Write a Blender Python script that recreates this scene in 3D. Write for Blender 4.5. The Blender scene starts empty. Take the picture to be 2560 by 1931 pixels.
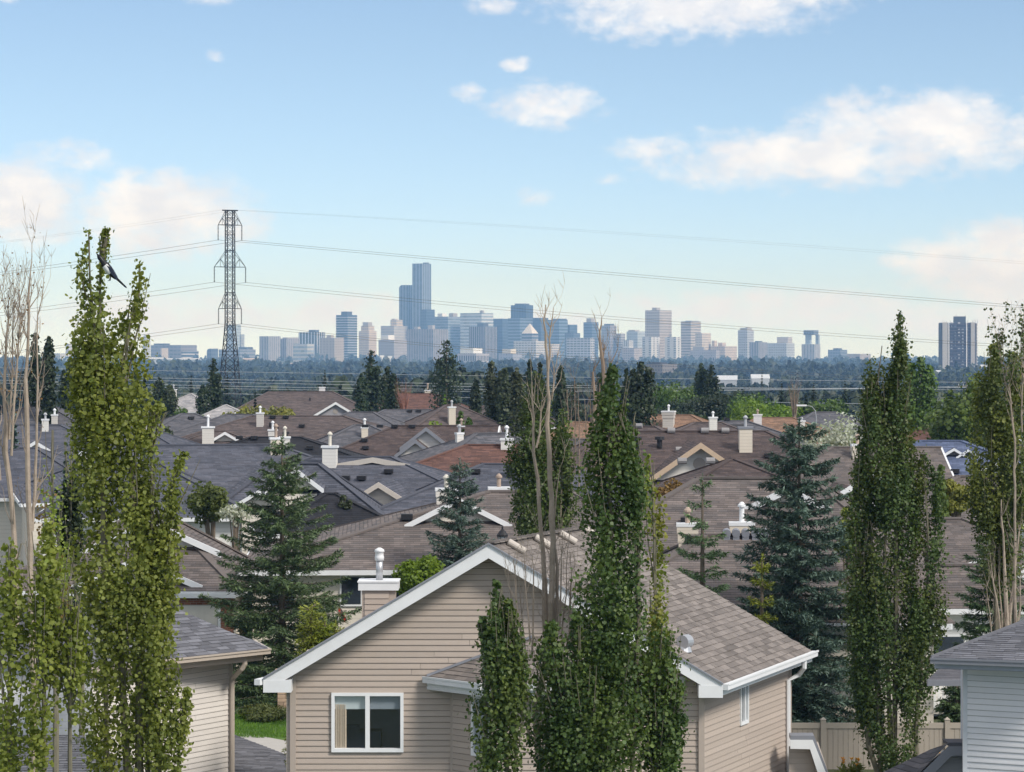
import bpy, math, random
import numpy as np
from mathutils import Vector, Matrix
rad = math.radians
random.seed(7)
RNG = np.random.default_rng(11)
SC = bpy.context.scene
COL = SC.collection
F = 7000.0       # focal length in photo pixels
HOR = 885.0      # row of the horizon in the photo
HC = 11.5        # camera height

# ------------------------------------------------------------------ camera
cam = bpy.data.cameras.new('camera'); camo = bpy.data.objects.new('camera', cam); COL.objects.link(camo)
camo.location = (0, 0, HC); camo.rotation_euler = (rad(90), 0, 0)
cam.sensor_width = 36; cam.lens = 36 * F / 2560; cam.shift_y = -(965.5 - HOR) / 2560
cam.clip_start = 0.5; cam.clip_end = 60000
SC.camera = camo

# ------------------------------------------------------------------ light
SUN_EL, SUN_AZ = rad(42), math.atan2(0.76, -0.65)
sun = bpy.data.lights.new('sun', 'SUN'); suno = bpy.data.objects.new('sun', sun); COL.objects.link(suno)
sun.energy = 1.6; sun.angle = rad(13); sun.color = (1.0, 0.95, 0.88)
sd = Vector((math.sin(SUN_AZ) * math.cos(SUN_EL), math.cos(SUN_AZ) * math.cos(SUN_EL), math.sin(SUN_EL)))
suno.rotation_euler = sd.to_track_quat('Z', 'Y').to_euler(); suno.location = (0, 0, 400)
SC.view_settings.view_transform = 'Standard'; SC.view_settings.look = 'None'
SC.view_settings.exposure = 1.12; SC.view_settings.gamma = 1
SC.view_settings.use_curve_mapping = False


class NT:
    """small helper that wires shader nodes"""
    def __init__(s, tree): s.t = tree; s.n = tree.nodes; s.l = tree.links
    def new(s, typ, **kw):
        n = s.n.new(typ)
        for k, v in kw.items(): setattr(n, k, v)
        return n
    def put(s, sock, val):
        if hasattr(val, 'is_linked') or isinstance(val, bpy.types.NodeSocket): s.l.new(val, sock)
        else: sock.default_value = val
    def m(s, op, a, b=None, c=None, clamp=False):
        n = s.new('ShaderNodeMath', operation=op, use_clamp=clamp)
        s.put(n.inputs[0], a)
        if b is not None: s.put(n.inputs[1], b)
        if c is not None: s.put(n.inputs[2], c)
        return n.outputs[0]
    def mix(s, f, a, b, blend='MIX'):
        n = s.new('ShaderNodeMix', data_type='RGBA', blend_type=blend)
        s.put(n.inputs[0], f)
        for i, q in ((6, a), (7, b)):
            if isinstance(q, tuple): q = (q[0], q[1], q[2], 1)
            s.put(n.inputs[i], q)
        return n.outputs[2]
    def noise(s, vec, scale, detail=3, rough=.55, dim='3D'):
        n = s.new('ShaderNodeTexNoise', noise_dimensions=dim)
        if vec is not None: s.l.new(vec, n.inputs['Vector'])
        n.inputs['Scale'].default_value = scale; n.inputs['Detail'].default_value = detail
        n.inputs['Roughness'].default_value = rough
        return n.outputs[0]
    def sstep(s, x, a, b):
        n = s.new('ShaderNodeMapRange', interpolation_type='SMOOTHSTEP')
        s.put(n.inputs[0], x); s.put(n.inputs[1], a); s.put(n.inputs[2], b)
        return n.outputs[0]


# ------------------------------------------------------------------ sky
def make_world():
    w = bpy.data.worlds.new('World'); SC.world = w; w.use_nodes = True
    t = NT(w.node_tree); t.n.clear()
    sky = t.new('ShaderNodeTexSky', sky_type='NISHITA')
    sky.sun_disc = False; sky.sun_elevation = SUN_EL; sky.sun_rotation = SUN_AZ
    sky.air_density = 0.75; sky.dust_density = 0.05; sky.ozone_density = 2.0; sky.altitude = 700
    tc = t.new('ShaderNodeTexCoord')
    sep = t.new('ShaderNodeSeparateXYZ'); t.l.new(tc.outputs['Generated'], sep.inputs[0])
    az = t.m('ARCTAN2', sep.outputs[0], sep.outputs[1])
    el = t.m('ARCSINE', sep.outputs[2])
    # cumulus banks: azimuth, elevation, half width, half height (degrees), thickness
    banks = [(-9.8, 3.03, 1.2, .8, 1.35), (-7.1, 2.8, 1.8, .9, 1.2), (-8.9, 4.0, 1.1, .42, .55), (3.7, 7.2, 2.8, .8, 1.1), (-.4, 7.15, .55, .27, .6),
             (.82, 5.07, 1.2, .5, .85), (-.94, 5.36, .45, .25, .45), (.04, 5.93, .35, .2, .6), (.45, 3.2, .45, .26, .5), (2.0, 3.6, .4, .17, .45), (5.9, 3.97, 3.1, .62, 1.0),
             (8.35, 4.46, 2.7, .85, 1.1), (3.0, 4.2, 1.3, .3, .6), (9.7, 1.76, 1.7, .85, 1.25), (7.9, 1.9, .55, .22, .5), (5.5, .94, 3.4, .42, .9), (-3.5, .8, 1.9, .45, .8),
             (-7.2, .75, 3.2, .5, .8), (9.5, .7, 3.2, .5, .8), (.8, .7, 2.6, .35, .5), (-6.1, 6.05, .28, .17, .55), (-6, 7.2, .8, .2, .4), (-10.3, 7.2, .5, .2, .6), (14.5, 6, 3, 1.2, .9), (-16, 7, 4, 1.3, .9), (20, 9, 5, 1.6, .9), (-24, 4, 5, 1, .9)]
    M = None
    for a, e, wd, ht, k in banks:
        dx = t.m('MULTIPLY', t.m('SUBTRACT', az, rad(a)), 1 / rad(wd))
        dy = t.m('MULTIPLY', t.m('SUBTRACT', el, rad(e)), 1 / rad(ht))
        q = t.m('ADD', t.m('MULTIPLY', dx, dx), t.m('MULTIPLY', dy, dy))
        q = t.m('SUBTRACT', k + .05, q)
        M = q if M is None else t.m('SMOOTH_MAX', M, q, .2)
    cmb = t.new('ShaderNodeCombineXYZ'); t.l.new(az, cmb.inputs[0])
    t.l.new(t.m('MULTIPLY', el, 1.6), cmb.inputs[1])
    n1 = t.noise(cmb.outputs[0], 48, 10, .60)
    n2 = t.noise(cmb.outputs[0], 150, 6, .6)
    n0 = t.noise(tc.outputs['Generated'], 3.1, 6, .55)                       # rest of the sky, out of view: dense cloud added to raise fill light
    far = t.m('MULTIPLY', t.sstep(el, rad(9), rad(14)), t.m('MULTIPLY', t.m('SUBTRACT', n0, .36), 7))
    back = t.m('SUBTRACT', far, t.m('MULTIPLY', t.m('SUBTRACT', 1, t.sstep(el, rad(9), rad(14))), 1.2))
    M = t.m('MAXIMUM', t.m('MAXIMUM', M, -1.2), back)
    den = t.m('ADD', M, t.m('MULTIPLY', t.m('SUBTRACT', n1, .5), 3.2))
    den = t.m('ADD', den, t.m('MULTIPLY', t.m('SUBTRACT', n2, .5), 1.7))
    cov = t.m('MULTIPLY', t.sstep(den, -.4, 1.3), .96)
    body = t.noise(cmb.outputs[0], 60, 5, .55)
    cloud = t.mix(t.sstep(body, .35, .68), (.415, .425, .455), (.50, .497, .50))
    tint = t.mix(t.sstep(el, rad(0), rad(7)), (.052, .058, .0715), (.060, .0595, .060))
    skyc = t.mix(1, sky.outputs[0], tint, 'MULTIPLY')
    cloud = t.mix(t.sstep(el, rad(2.5), rad(0)), cloud, (.43, .465, .54))
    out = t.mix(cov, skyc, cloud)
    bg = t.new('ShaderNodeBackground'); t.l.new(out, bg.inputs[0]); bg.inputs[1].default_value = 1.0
    o = t.new('ShaderNodeOutputWorld'); t.l.new(bg.outputs[0], o.inputs[0])
    try: w.cycles.sampling_method = 'MANUAL'; w.cycles.sample_map_resolution = 512
    except Exception: pass
make_world()
SC.cycles.max_bounces = 6; SC.cycles.diffuse_bounces = 3; SC.cycles.glossy_bounces = 3
SC.cycles.transparent_max_bounces = 8; SC.cycles.volume_bounces = 0
SC.cycles.use_denoising = True


# ------------------------------------------------------------------ materials
MATS = {}
def pbsdf(name):
    m = bpy.data.materials.new(name); m.use_nodes = True
    t = NT(m.node_tree); b = t.n['Principled BSDF']; o = t.n['Material Output']
    return m, t, b, o
def mat(name, col, rough=.6, metal=0, var=.12, scale=6, spec=.3, bump=0, bscale=40):
    """plain material with mottled colour"""
    if name in MATS: return MATS[name]
    m, t, b, o = pbsdf(name)
    tc = t.new('ShaderNodeTexCoord'); oi = t.new('ShaderNodeObjectInfo')
    n = t.noise(tc.outputs['Object'], scale, 4, .6)
    f = t.m('ADD', t.m('MULTIPLY', t.m('SUBTRACT', n, .5), var * 2.2), t.m('MULTIPLY', t.m('SUBTRACT', oi.outputs['Random'], .5), var * .7))
    f = t.m('ADD', 1, f)
    t.l.new(t.mix(1, col, f, 'MULTIPLY'), b.inputs['Base Color'])
    b.inputs['Roughness'].default_value = rough; b.inputs['Metallic'].default_value = metal
    b.inputs['Specular IOR Level'].default_value = spec
    if bump:
        bn = t.new('ShaderNodeBump'); bn.inputs['Strength'].default_value = bump; bn.inputs['Distance'].default_value = .02
        t.l.new(t.noise(tc.outputs['Object'], bscale, 5, .6), bn.inputs['Height']); t.l.new(bn.outputs[0], b.inputs['Normal'])
    MATS[name] = m; return m
def roofmat(col):
    """asphalt shingles laid in courses, from the roof's own metric UVs"""
    name = 'shingles_%d_%d_%d' % tuple(int(c * 1000) for c in col)
    if name in MATS: return MATS[name]
    m, t, b, o = pbsdf(name)
    tc = t.new('ShaderNodeTexCoord'); uv = tc.outputs['UV']
    br = t.new('ShaderNodeTexBrick'); t.l.new(uv, br.inputs['Vector'])
    br.offset = .37; br.inputs['Scale'].default_value = 1; br.inputs['Brick Width'].default_value = .36; br.inputs['Row Height'].default_value = .16
    br.inputs['Mortar Size'].default_value = .003; br.inputs['Mortar Smooth'].default_value = .3; br.inputs['Bias'].default_value = -.1
    c = Vector(col)
    br.inputs['Color1'].default_value = (*(c * 1.24), 1); br.inputs['Color2'].default_value = (*(c * .76), 1); br.inputs['Mortar'].default_value = (*(c * .42), 1)
    # a second, wider scatter of tabs
    b2 = t.new('ShaderNodeTexBrick'); t.l.new(uv, b2.inputs['Vector']); b2.offset = .41
    b2.inputs['Scale'].default_value = 1; b2.inputs['Brick Width'].default_value = .97; b2.inputs['Row Height'].default_value = .16; b2.inputs['Mortar Size'].default_value = 0
    b2.inputs['Color1'].default_value = (1.24, 1.2, 1.18, 1); b2.inputs['Color2'].default_value = (.76, .79, .82, 1)
    base = t.mix(1, br.outputs[0], b2.outputs[0], 'MULTIPLY')
    s2 = t.new('ShaderNodeSeparateXYZ'); t.l.new(uv, s2.inputs[0])
    wob = t.m('ADD', s2.outputs[1], t.m('MULTIPLY', t.m('SUBTRACT', t.noise(uv, 1.6, 2), .5), .05))
    lip = t.sstep(t.m('FRACT', t.m('DIVIDE', wob, .16)), .26, .08)
    gap = t.m('MULTIPLY', lip, t.m('ADD', .2, t.m('MULTIPLY', t.noise(uv, 3.5, 3), .7)))
    base = t.mix(1, base, t.m('SUBTRACT', 1.12, gap), 'MULTIPLY')
    st = t.noise(tc.outputs['Object'], .35, 4, .6)
    mp = t.new('ShaderNodeMapping'); t.l.new(uv, mp.inputs[0]); mp.inputs['Scale'].default_value = (2.2, .22, 1)
    strk = t.noise(mp.outputs[0], 1.0, 5, .65); pat = t.noise(uv, .16, 3, .5)
    stain = t.m('ADD', .45, t.m('ADD', t.m('MULTIPLY', st, .45), t.m('ADD', t.m('MULTIPLY', strk, .4), t.m('MULTIPLY', pat, .25))))
    base = t.mix(1, base, stain, 'MULTIPLY')
    t.l.new(base, b.inputs['Base Color']); b.inputs['Roughness'].default_value = .9; b.inputs['Specular IOR Level'].default_value = .25
    sep = t.new('ShaderNodeSeparateXYZ'); t.l.new(uv, sep.inputs[0])
    saw = t.m('FRACT', t.m('DIVIDE', sep.outputs[1], .16))
    hgt = t.m('ADD', t.m('MULTIPLY', saw, -1), t.m('MULTIPLY', t.noise(uv, 9, 3), .7))
    bn = t.new('ShaderNodeBump'); bn.inputs['Strength'].default_value = .9; bn.inputs['Distance'].default_value = .03
    t.l.new(hgt, bn.inputs['Height']); t.l.new(bn.outputs[0], b.inputs['Normal'])
    MATS[name] = m; return m
def tabmat(name, col, k=.3):
    """one shingle tab or board: each object / island its own shade, streaked granules"""
    if name in MATS: return MATS[name]
    m, t, b, o = pbsdf(name)
    oi = t.new('ShaderNodeObjectInfo'); g = t.new('ShaderNodeNewGeometry'); tc = t.new('ShaderNodeTexCoord')
    r = t.m('FRACT', t.m('ADD', t.m('MULTIPLY', oi.outputs['Random'], 7.31), g.outputs['Random Per Island']))
    n = t.noise(g.outputs['Position'], 5.5, 5, .7); n2 = t.noise(g.outputs['Position'], .5, 3)
    f = t.m('ADD', 1 - k * 1.0, t.m('ADD', t.m('MULTIPLY', r, k), t.m('ADD', t.m('MULTIPLY', n, k * .8), t.m('MULTIPLY', n2, k * .5))))
    t.l.new(t.mix(1, col, f, 'MULTIPLY'), b.inputs['Base Color'])
    b.inputs['Roughness'].default_value = .88; b.inputs['Specular IOR Level'].default_value = .25
    bn = t.new('ShaderNodeBump'); bn.inputs['Strength'].default_value = .4; bn.inputs['Distance'].default_value = .01
    t.l.new(t.noise(g.outputs['Position'], 90, 3), bn.inputs['Height']); t.l.new(bn.outputs[0], b.inputs['Normal'])
    MATS[name] = m; return m
def sidingmat(col, e=.2):
    name = 'siding_%d_%d_%d' % tuple(int(c * 1000) for c in col)
    if name in MATS: return MATS[name]
    m, t, b, o = pbsdf(name)
    g = t.new('ShaderNodeNewGeometry'); sep = t.new('ShaderNodeSeparateXYZ'); t.l.new(g.outputs['Position'], sep.inputs[0])
    saw = t.m('FRACT', t.m('DIVIDE', sep.outputs[2], e))
    line = t.sstep(saw, .1, .0)
    n = t.m('ADD', .9, t.m('MULTIPLY', t.noise(g.outputs['Position'], .8, 4), .2))
    c = t.mix(t.m('MULTIPLY', line, .35), col, tuple(q * .45 for q in col))
    t.l.new(t.mix(1, c, n, 'MULTIPLY'), b.inputs['Base Color']); b.inputs['Roughness'].default_value = .6
    bn = t.new('ShaderNodeBump'); bn.inputs['Strength'].default_value = .6; bn.inputs['Distance'].default_value = .03
    t.l.new(t.m('SUBTRACT', 1, saw), bn.inputs['Height']); t.l.new(bn.outputs[0], b.inputs['Normal'])
    MATS[name] = m; return m
def leafmat(name, dark, light, trans=.28, scale=1.2, rough=.5, vein=.0):
    if name in MATS: return MATS[name]
    m, t, b, o = pbsdf(name)
    g = t.new('ShaderNodeNewGeometry'); oi = t.new('ShaderNodeObjectInfo')
    r = t.m('FRACT', t.m('ADD', t.m('MULTIPLY', oi.outputs['Random'], 3.7), g.outputs['Random Per Island']))
    n = t.noise(g.outputs['Position'], scale, 3, .6)
    f = t.m('ADD', t.m('MULTIPLY', r, .55), t.m('MULTIPLY', t.sstep(n, .36, .66), .55), clamp=True)
    c = t.mix(f, dark, light)
    hs = t.new('ShaderNodeHueSaturation'); t.l.new(c, hs.inputs['Color'])
    t.l.new(t.m('ADD', .485, t.m('MULTIPLY', oi.outputs['Random'], .03)), hs.inputs['Hue'])
    t.l.new(t.m('ADD', .85, t.m('MULTIPLY', oi.outputs['Random'], .3)), hs.inputs['Value'])
    c = hs.outputs[0]
    t.l.new(c, b.inputs['Base Color']); b.inputs['Roughness'].default_value = rough; b.inputs['Specular IOR Level'].default_value = .35
    tr = t.new('ShaderNodeBsdfTranslucent'); t.l.new(t.mix(1, c, (1.25, 1.3, .7), 'MULTIPLY'), tr.inputs[0])
    mx = t.new('ShaderNodeMixShader'); mx.inputs[0].default_value = trans
    t.l.new(b.outputs[0], mx.inputs[1]); t.l.new(tr.outputs[0], mx.inputs[2]); t.l.new(mx.outputs[0], o.inputs[0])
    MATS[name] = m; return m
def facademat(wall, glass, zp=3.6, zf=.5, xp=4.5, xf=.6, rough=.5, mode='grid'):
    name = 'facade_%s_%d_%d_%d_%d_%d_%d' % (mode, wall[0] * 999, wall[2] * 999, glass[0] * 999, glass[2] * 999, zp * 10, xp * 10)
    if name in MATS: return MATS[name]
    m, t, b, o = pbsdf(name)
    tc = t.new('ShaderNodeTexCoord'); sep = t.new('ShaderNodeSeparateXYZ'); t.l.new(tc.outputs['Object'], sep.inputs[0])
    x = t.m('ADD', sep.outputs[0], t.m('MULTIPLY', sep.outputs[1], 1.013))
    fz = t.m('GREATER_THAN', t.m('FRACT', t.m('DIVIDE', sep.outputs[2], zp)), 1 - zf)
    fx = t.m('GREATER_THAN', t.m('FRACT', t.m('DIVIDE', x, xp)), 1 - xf)
    f = {'grid': t.m('MULTIPLY', fz, fx), 'band': fz, 'rib': fx}[mode]
    cell = t.new('ShaderNodeTexWhiteNoise', noise_dimensions='2D')
    cb = t.new('ShaderNodeCombineXYZ'); t.l.new(t.m('FLOOR', t.m('DIVIDE', x, xp * 1.5)), cb.inputs[0]); t.l.new(t.m('FLOOR', t.m('DIVIDE', sep.outputs[2], zp)), cb.inputs[1])
    t.l.new(cb.outputs[0], cell.inputs['Vector'])
    gl = t.mix(1, glass, t.m('ADD', .7, t.m('MULTIPLY', cell.outputs[0], .6)), 'MULTIPLY')
    wv = t.m('ADD', .85, t.m('MULTIPLY', t.noise(tc.outputs['Object'], .05, 4), .3))
    wl = t.mix(1, wall, wv, 'MULTIPLY')
    t.l.new(t.mix(f, wl, gl), b.inputs['Base Color'])
    t.l.new(t.m('SUBTRACT', rough, t.m('MULTIPLY', f, rough * .6)), b.inputs['Roughness'])
    b.inputs['Specular IOR Level'].default_value = .4
    MATS[name] = m; return m

WHITE = mat('white_trim', (.74, .75, .76), .5, var=.10, scale=2.2)
CREAM = (.66, .61, .53); TAN = (.43, .37, .32)
M_TANB = tabmat('tan_vinyl_board', (.42, .355, .305), .13)
M_TANC = mat('tan_corner_trim', (.42, .355, .305), .5, var=.04)
M_CREAMB = tabmat('cream_vinyl_board', (.64, .60, .56), .12)
M_BLUEB = tabmat('bluish_grey_board', (.68, .685, .71), .10)
M_GUTB = mat('tan_gutter', (.45, .39, .33), .45, var=.05)
M_GREYF = mat('grey_fascia', (.22, .23, .26), .5, var=.06)
M_DARKV = mat('black_vent', (.02, .02, .023), .5, var=.1)
M_STEEL = mat('galvanised_steel', (.5, .51, .53), .4, .6, var=.08)
M_PYL = mat('dark_lattice_steel', (.022, .022, .026), .7, 0, var=.1)
M_WIRE = mat('dull_aluminium_wire', (.13, .13, .14), .5, .4)
M_WIREL = mat('bright_aluminium_wire', (.55, .56, .58), .4, .3)
M_BARK = mat('grey_brown_bark', (.15, .12, .09), .9, var=.35, scale=9, bump=.5)
M_PALE = mat('pale_poplar_bark', (.36, .295, .235), .85, var=.35, scale=7, bump=.4)
M_ASPB = mat('olive_grey_aspen_bark', (.17, .155, .11), .85, var=.35, scale=7)
M_DEAD = mat('dead_brown_wood', (.25, .19, .145), .9, var=.35, scale=5)
M_CONC = mat('concrete', (.42, .40, .37), .85, var=.12, scale=2)
M_GLASSD = mat('dark_window_glass', (.035, .045, .06), .08, spec=.8, var=.2)
M_VINYLF = tabmat('tan_fence_vinyl', (.40, .35, .295), .08)


# ------------------------------------------------------------------ meshes
def tag(o, label=None, cat=None, group=None, kind=None):
    if label: o['label'] = label
    if cat: o['category'] = cat
    if group: o['group'] = group
    if kind: o['kind'] = kind
    return o
def empty(name, loc, label=None, cat=None, group=None, rz=0):
    o = bpy.data.objects.new(name, None); COL.objects.link(o); o.location = loc; o.rotation_euler = (0, 0, rz); o.empty_display_size = .3
    return tag(o, label, cat, group)
def link(name, me, parent=None):
    o = bpy.data.objects.new(name, me); COL.objects.link(o)
    if parent is not None: o.parent = parent
    return o
def P(u, v, d): return Vector(((u - 1280) / F * d, d, HC - (v - HOR) / F * d))
def px(d): return F / d
class MB:
    def __init__(s): s.v = []; s.f = []; s.uv = []; s.mi = []; s.cur = 0
    def face(s, pts, uv=None):
        i = len(s.v); s.v += [tuple(p) for p in pts]; s.f.append(list(range(i, i + len(pts)))); s.uv.append(uv); s.mi.append(s.cur); return s
    def box(s, c, z, rz=0):
        x, y, h = z[0] / 2, z[1] / 2, z[2] / 2; co, si = math.cos(rz), math.sin(rz); i = len(s.v)
        for dz in (-h, h):
            for dx, dy in ((-x, -y), (x, -y), (x, y), (-x, y)):
                s.v.append((c[0] + dx * co - dy * si, c[1] + dx * si + dy * co, c[2] + dz))
        for q in ((3, 2, 1, 0), (4, 5, 6, 7), (0, 1, 5, 4), (1, 2, 6, 5), (2, 3, 7, 6), (3, 0, 4, 7)):
            s.f.append([i + k for k in q]); s.uv.append(None); s.mi.append(s.cur)
        return s
    def prism(s, poly, off):
        off = Vector(off); a = [Vector(p) for p in poly]; b = [p + off for p in a]; n = len(a)
        s.face(a[::-1]); s.face(b)
        for k in range(n): s.face([a[k], a[(k + 1) % n], b[(k + 1) % n], b[k]])
        return s
    def beam(s, p0, p1, w, h, side=None):
        """board from p0 to p1: thickness w sideways, height h downwards"""
        p0, p1 = Vector(p0), Vector(p1); d = p1 - p0
        sd = Vector(side) if side is not None else d.cross(Vector((0, 0, 1)))
        sd = sd.normalized() * w / 2; dn = Vector((0, 0, -h))
        return s.prism([p0 - sd, p0 + sd, p0 + sd + dn, p0 - sd + dn], d)
    def tube(s, pts, r, n=6, cap=True):
        pts = [Vector(p) for p in pts]; N = len(pts); r = [r] * N if not hasattr(r, '__len__') else r; b = len(s.v)
        up = None
        for k, p in enumerate(pts):
            d = (pts[min(k + 1, N - 1)] - pts[max(k - 1, 0)]).normalized()
            if up is None: up = d.orthogonal().normalized()
            up = (up - d * up.dot(d)).normalized(); w = d.cross(up)
            for a in range(n):
                th = 2 * math.pi * a / n; s.v.append(tuple(p + (up * math.cos(th) + w * math.sin(th)) * r[k]))
        for k in range(N - 1):
            for a in range(n):
                s.f.append([b + k * n + a, b + k * n + (a + 1) % n, b + (k + 1) * n + (a + 1) % n, b + (k + 1) * n + a]); s.uv.append(None); s.mi.append(s.cur)
        if cap:
            s.f.append([b + a for a in range(n)][::-1]); s.uv.append(None); s.mi.append(s.cur)
            s.f.append([b + (N - 1) * n + a for a in range(n)]); s.uv.append(None); s.mi.append(s.cur)
        return s
    def mesh(s, name, mats, off=None, smooth=False):
        me = bpy.data.meshes.new(name)
        v = s.v if off is None else [(a[0] - off[0], a[1] - off[1], a[2] - off[2]) for a in s.v]
        me.from_pydata(v, [], s.f)
        if any(u is not None for u in s.uv):
            l = me.uv_layers.new(name='UVMap'); k = 0
            for f, u in zip(s.f, s.uv):
                for j in range(len(f)):
                    if u is not None: l.data[k].uv = u[j]
                    k += 1
        for m_ in (mats if isinstance(mats, (list, tuple)) else [mats]): me.materials.append(m_)
        if any(s.mi): me.polygons.foreach_set('material_index', s.mi)
        if smooth: me.polygons.foreach_set('use_smooth', [True] * len(me.polygons))
        return me
    def build(s, name, mats, parent=None, world=False, smooth=False):
        off = parent.location if (world and parent is not None) else None
        if not s.f: return None
        return link(name, s.mesh(name, mats, off, smooth), parent)
def planeuv(poly):
    p = [Vector(q) for q in poly]; eu = (p[1] - p[0]).normalized(); n = eu.cross(p[-1] - p[0]).normalized(); ev = n.cross(eu)
    if ev.z < 0: ev = -ev
    # measured from fixed world directions so courses stay level
    return [((q - p[0]).dot(eu), (q - p[0]).dot(ev)) for q in p]

HEX = np.array([(0, -.5, 0), (.40, -.28, .07), (.5, .08, .1), (.22, .38, .05), (0, .58, -.06), (-.22, .38, .05), (-.5, .08, .1), (-.40, -.28, .07)])
RHOMB = np.array([(0, -.5, 0), (.5, 0, .06), (0, .5, 0), (-.5, 0, .06)])
NEED = np.array([(0, -.1, 0), (.16, .25, .03), (0, 1., 0), (-.16, .25, .03)])
def unit(a): return a / np.maximum(np.linalg.norm(a, axis=-1, keepdims=True), 1e-9)
def cards(name, C, N, S, tmpl, m, parent=None, T=None, kind='stuff'):
    """one mesh of many leaf-sized faces"""
    C = np.asarray(C, float); n = len(C); K = len(tmpl)
    N = unit(np.asarray(N, float))
    if T is None: T = RNG.normal(size=(n, 3))
    B = unit(T - N * (T * N).sum(1, keepdims=True)); X = np.cross(B, N)
    S = np.broadcast_to(np.asarray(S, float), (n,))
    V = C[:, None] + S[:, None, None] * (tmpl[None, :, 0:1] * X[:, None] + tmpl[None, :, 1:2] * B[:, None] + tmpl[None, :, 2:3] * N[:, None])
    me = bpy.data.meshes.new(name)
    me.vertices.add(n * K); me.vertices.foreach_set('co', V.reshape(-1).astype(np.float32))
    me.loops.add(n * K); me.loops.foreach_set('vertex_index', np.arange(n * K, dtype=np.int32))
    me.polygons.add(n); me.polygons.foreach_set('loop_start', np.arange(0, n * K, K, dtype=np.int32)); me.polygons.foreach_set('loop_total', np.full(n, K, dtype=np.int32))
    me.update(calc_edges=True); me.materials.append(m)
    o = link(name, me, parent)
    if kind: o['kind'] = kind
    return o

# ------------------------------------------------------------------ ground
def sm(x, a, b): t = min(1, max(0, (x - a) / (b - a))); return t * t * (3 - 2 * t)
def tz(x, y):
    z = -15 * sm(y, 430, 900) + 11 * sm(y, 5600, 6800) + 4 * sm(y, 8200, 9500)
    if y > 600: z += 2.5 * math.sin(x * .004 + y * .0023) * sm(y, 600, 1200)
    return z
def ground():
    ys = [-60, 0, 40, 70, 100, 140, 200, 280, 360, 430, 480, 540, 600, 680, 760, 850, 1000, 1200, 1500, 1900, 2400, 3000, 3700, 4500, 5200, 5800, 6300, 6800, 7500, 8300, 9000]
    xs = [-4000, -2400, -1500, -900, -500, -250, -120, -60, -20, 20, 60, 120, 250, 500, 900, 1500, 2400, 4000]
    v = [(x, y, tz(x, y)) for y in ys for x in xs]; n = len(xs)
    f = [(j * n + i, j * n + i + 1, (j + 1) * n + i + 1, (j + 1) * n + i) for j in range(len(ys) - 1) for i in range(n - 1)]
    me = bpy.data.meshes.new('ground'); me.from_pydata(v, [], f); me.polygons.foreach_set('use_smooth', [True] * len(f))
    m, t, b, o = pbsdf('ground_grass')
    g = t.new('ShaderNodeNewGeometry')
    c = t.mix(t.sstep(t.noise(g.outputs['Position'], .02, 5), .4, .6), (.045, .07, .022), (.075, .085, .035))
    c = t.mix(t.m('MULTIPLY', t.noise(g.outputs['Position'], 9, 4), .6), c, (.03, .045, .012))
    t.l.new(c, b.inputs['Base Color']); b.inputs['Roughness'].default_value = .95
    me.materials.append(m); return tag(link('ground', me), kind='structure')
ground()

# ------------------------------------------------------------------ haze
def haze():
    me = bpy.data.meshes.new('haze'); mb = MB(); mb.box((0, 4480, 112), (8100, 9200, 270))
    m = bpy.data.materials.new('hazy_air'); m.use_nodes = True; t = NT(m.node_tree); t.n.clear()
    o = t.new('ShaderNodeOutputMaterial'); pv = t.new('ShaderNodeVolumePrincipled')
    pv.inputs['Color'].default_value = (.30, .56, 1, 1); pv.inputs['Density'].default_value = HAZE; pv.inputs['Absorption Color'].default_value = (1, 1, 1, 1)
    t.l.new(pv.outputs[0], o.inputs['Volume'])
    return tag(mb.build('haze', m), kind='stuff')
HAZE = 1.25e-4
haze()

# ------------------------------------------------------------------ forest in the river valley
def forest():
    N = 9000; rng = np.random.default_rng(3)
    u = rng.uniform(-60, 2620, N); ld = rng.uniform(np.log(620), np.log(6700), N); d = np.exp(ld)
    C = []; Nn = []; S = []; T = []
    for k in range(N):
        dd = d[k]; x = (u[k] - 1280) / F * dd; z0 = tz(x, dd)
        cl = math.sin(x * .021 + dd * .004) * math.sin(x * .0083 - dd * .0021 + 1.7) + .6 * math.sin(x * .055 + dd * .013); h = rng.uniform(5.5, 11) * (1 + .25 * (dd > 2500)) * (1 + .38 * cl * .7); con = rng.random() < .3
        wdt = (h * .17 if con else rng.uniform(2.2, 4.2)) * (1 + dd / 4500)
        m = int(70 if dd < 1100 else 44 if dd < 2200 else 26 if dd < 4200 else 16)
        a = rng.uniform(0, 2 * np.pi, m); zz = rng.random(m) ** .8
        prof = (1 - zz) * .95 + .05 if con else np.sqrt(np.clip(1 - (2 * zz - .9) ** 2 * .9, .05, 1))
        r = wdt * prof * rng.uniform(.55, 1.05, m)
        C.append(np.c_[x + np.cos(a) * r, dd + np.sin(a) * r, z0 + .8 + zz * h])
        Nn.append(np.c_[np.cos(a), np.sin(a), rng.uniform(.1, 1.2, m)] + rng.normal(0, .35, (m, 3)))
        S.append(np.full(m, (h * .12 + wdt * .32) * (70 / m) ** .38) * rng.uniform(.6, 1.3, m))
    o = cards('valley_forest', np.concatenate(C), np.concatenate(Nn), np.concatenate(S), RHOMB,
              leafmat('valley_foliage', (.012, .024, .014), (.042, .066, .024), .1, .011))
    tag(o, 'hazy blue-green forest filling the river valley before the skyline', 'forest')
forest()

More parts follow.
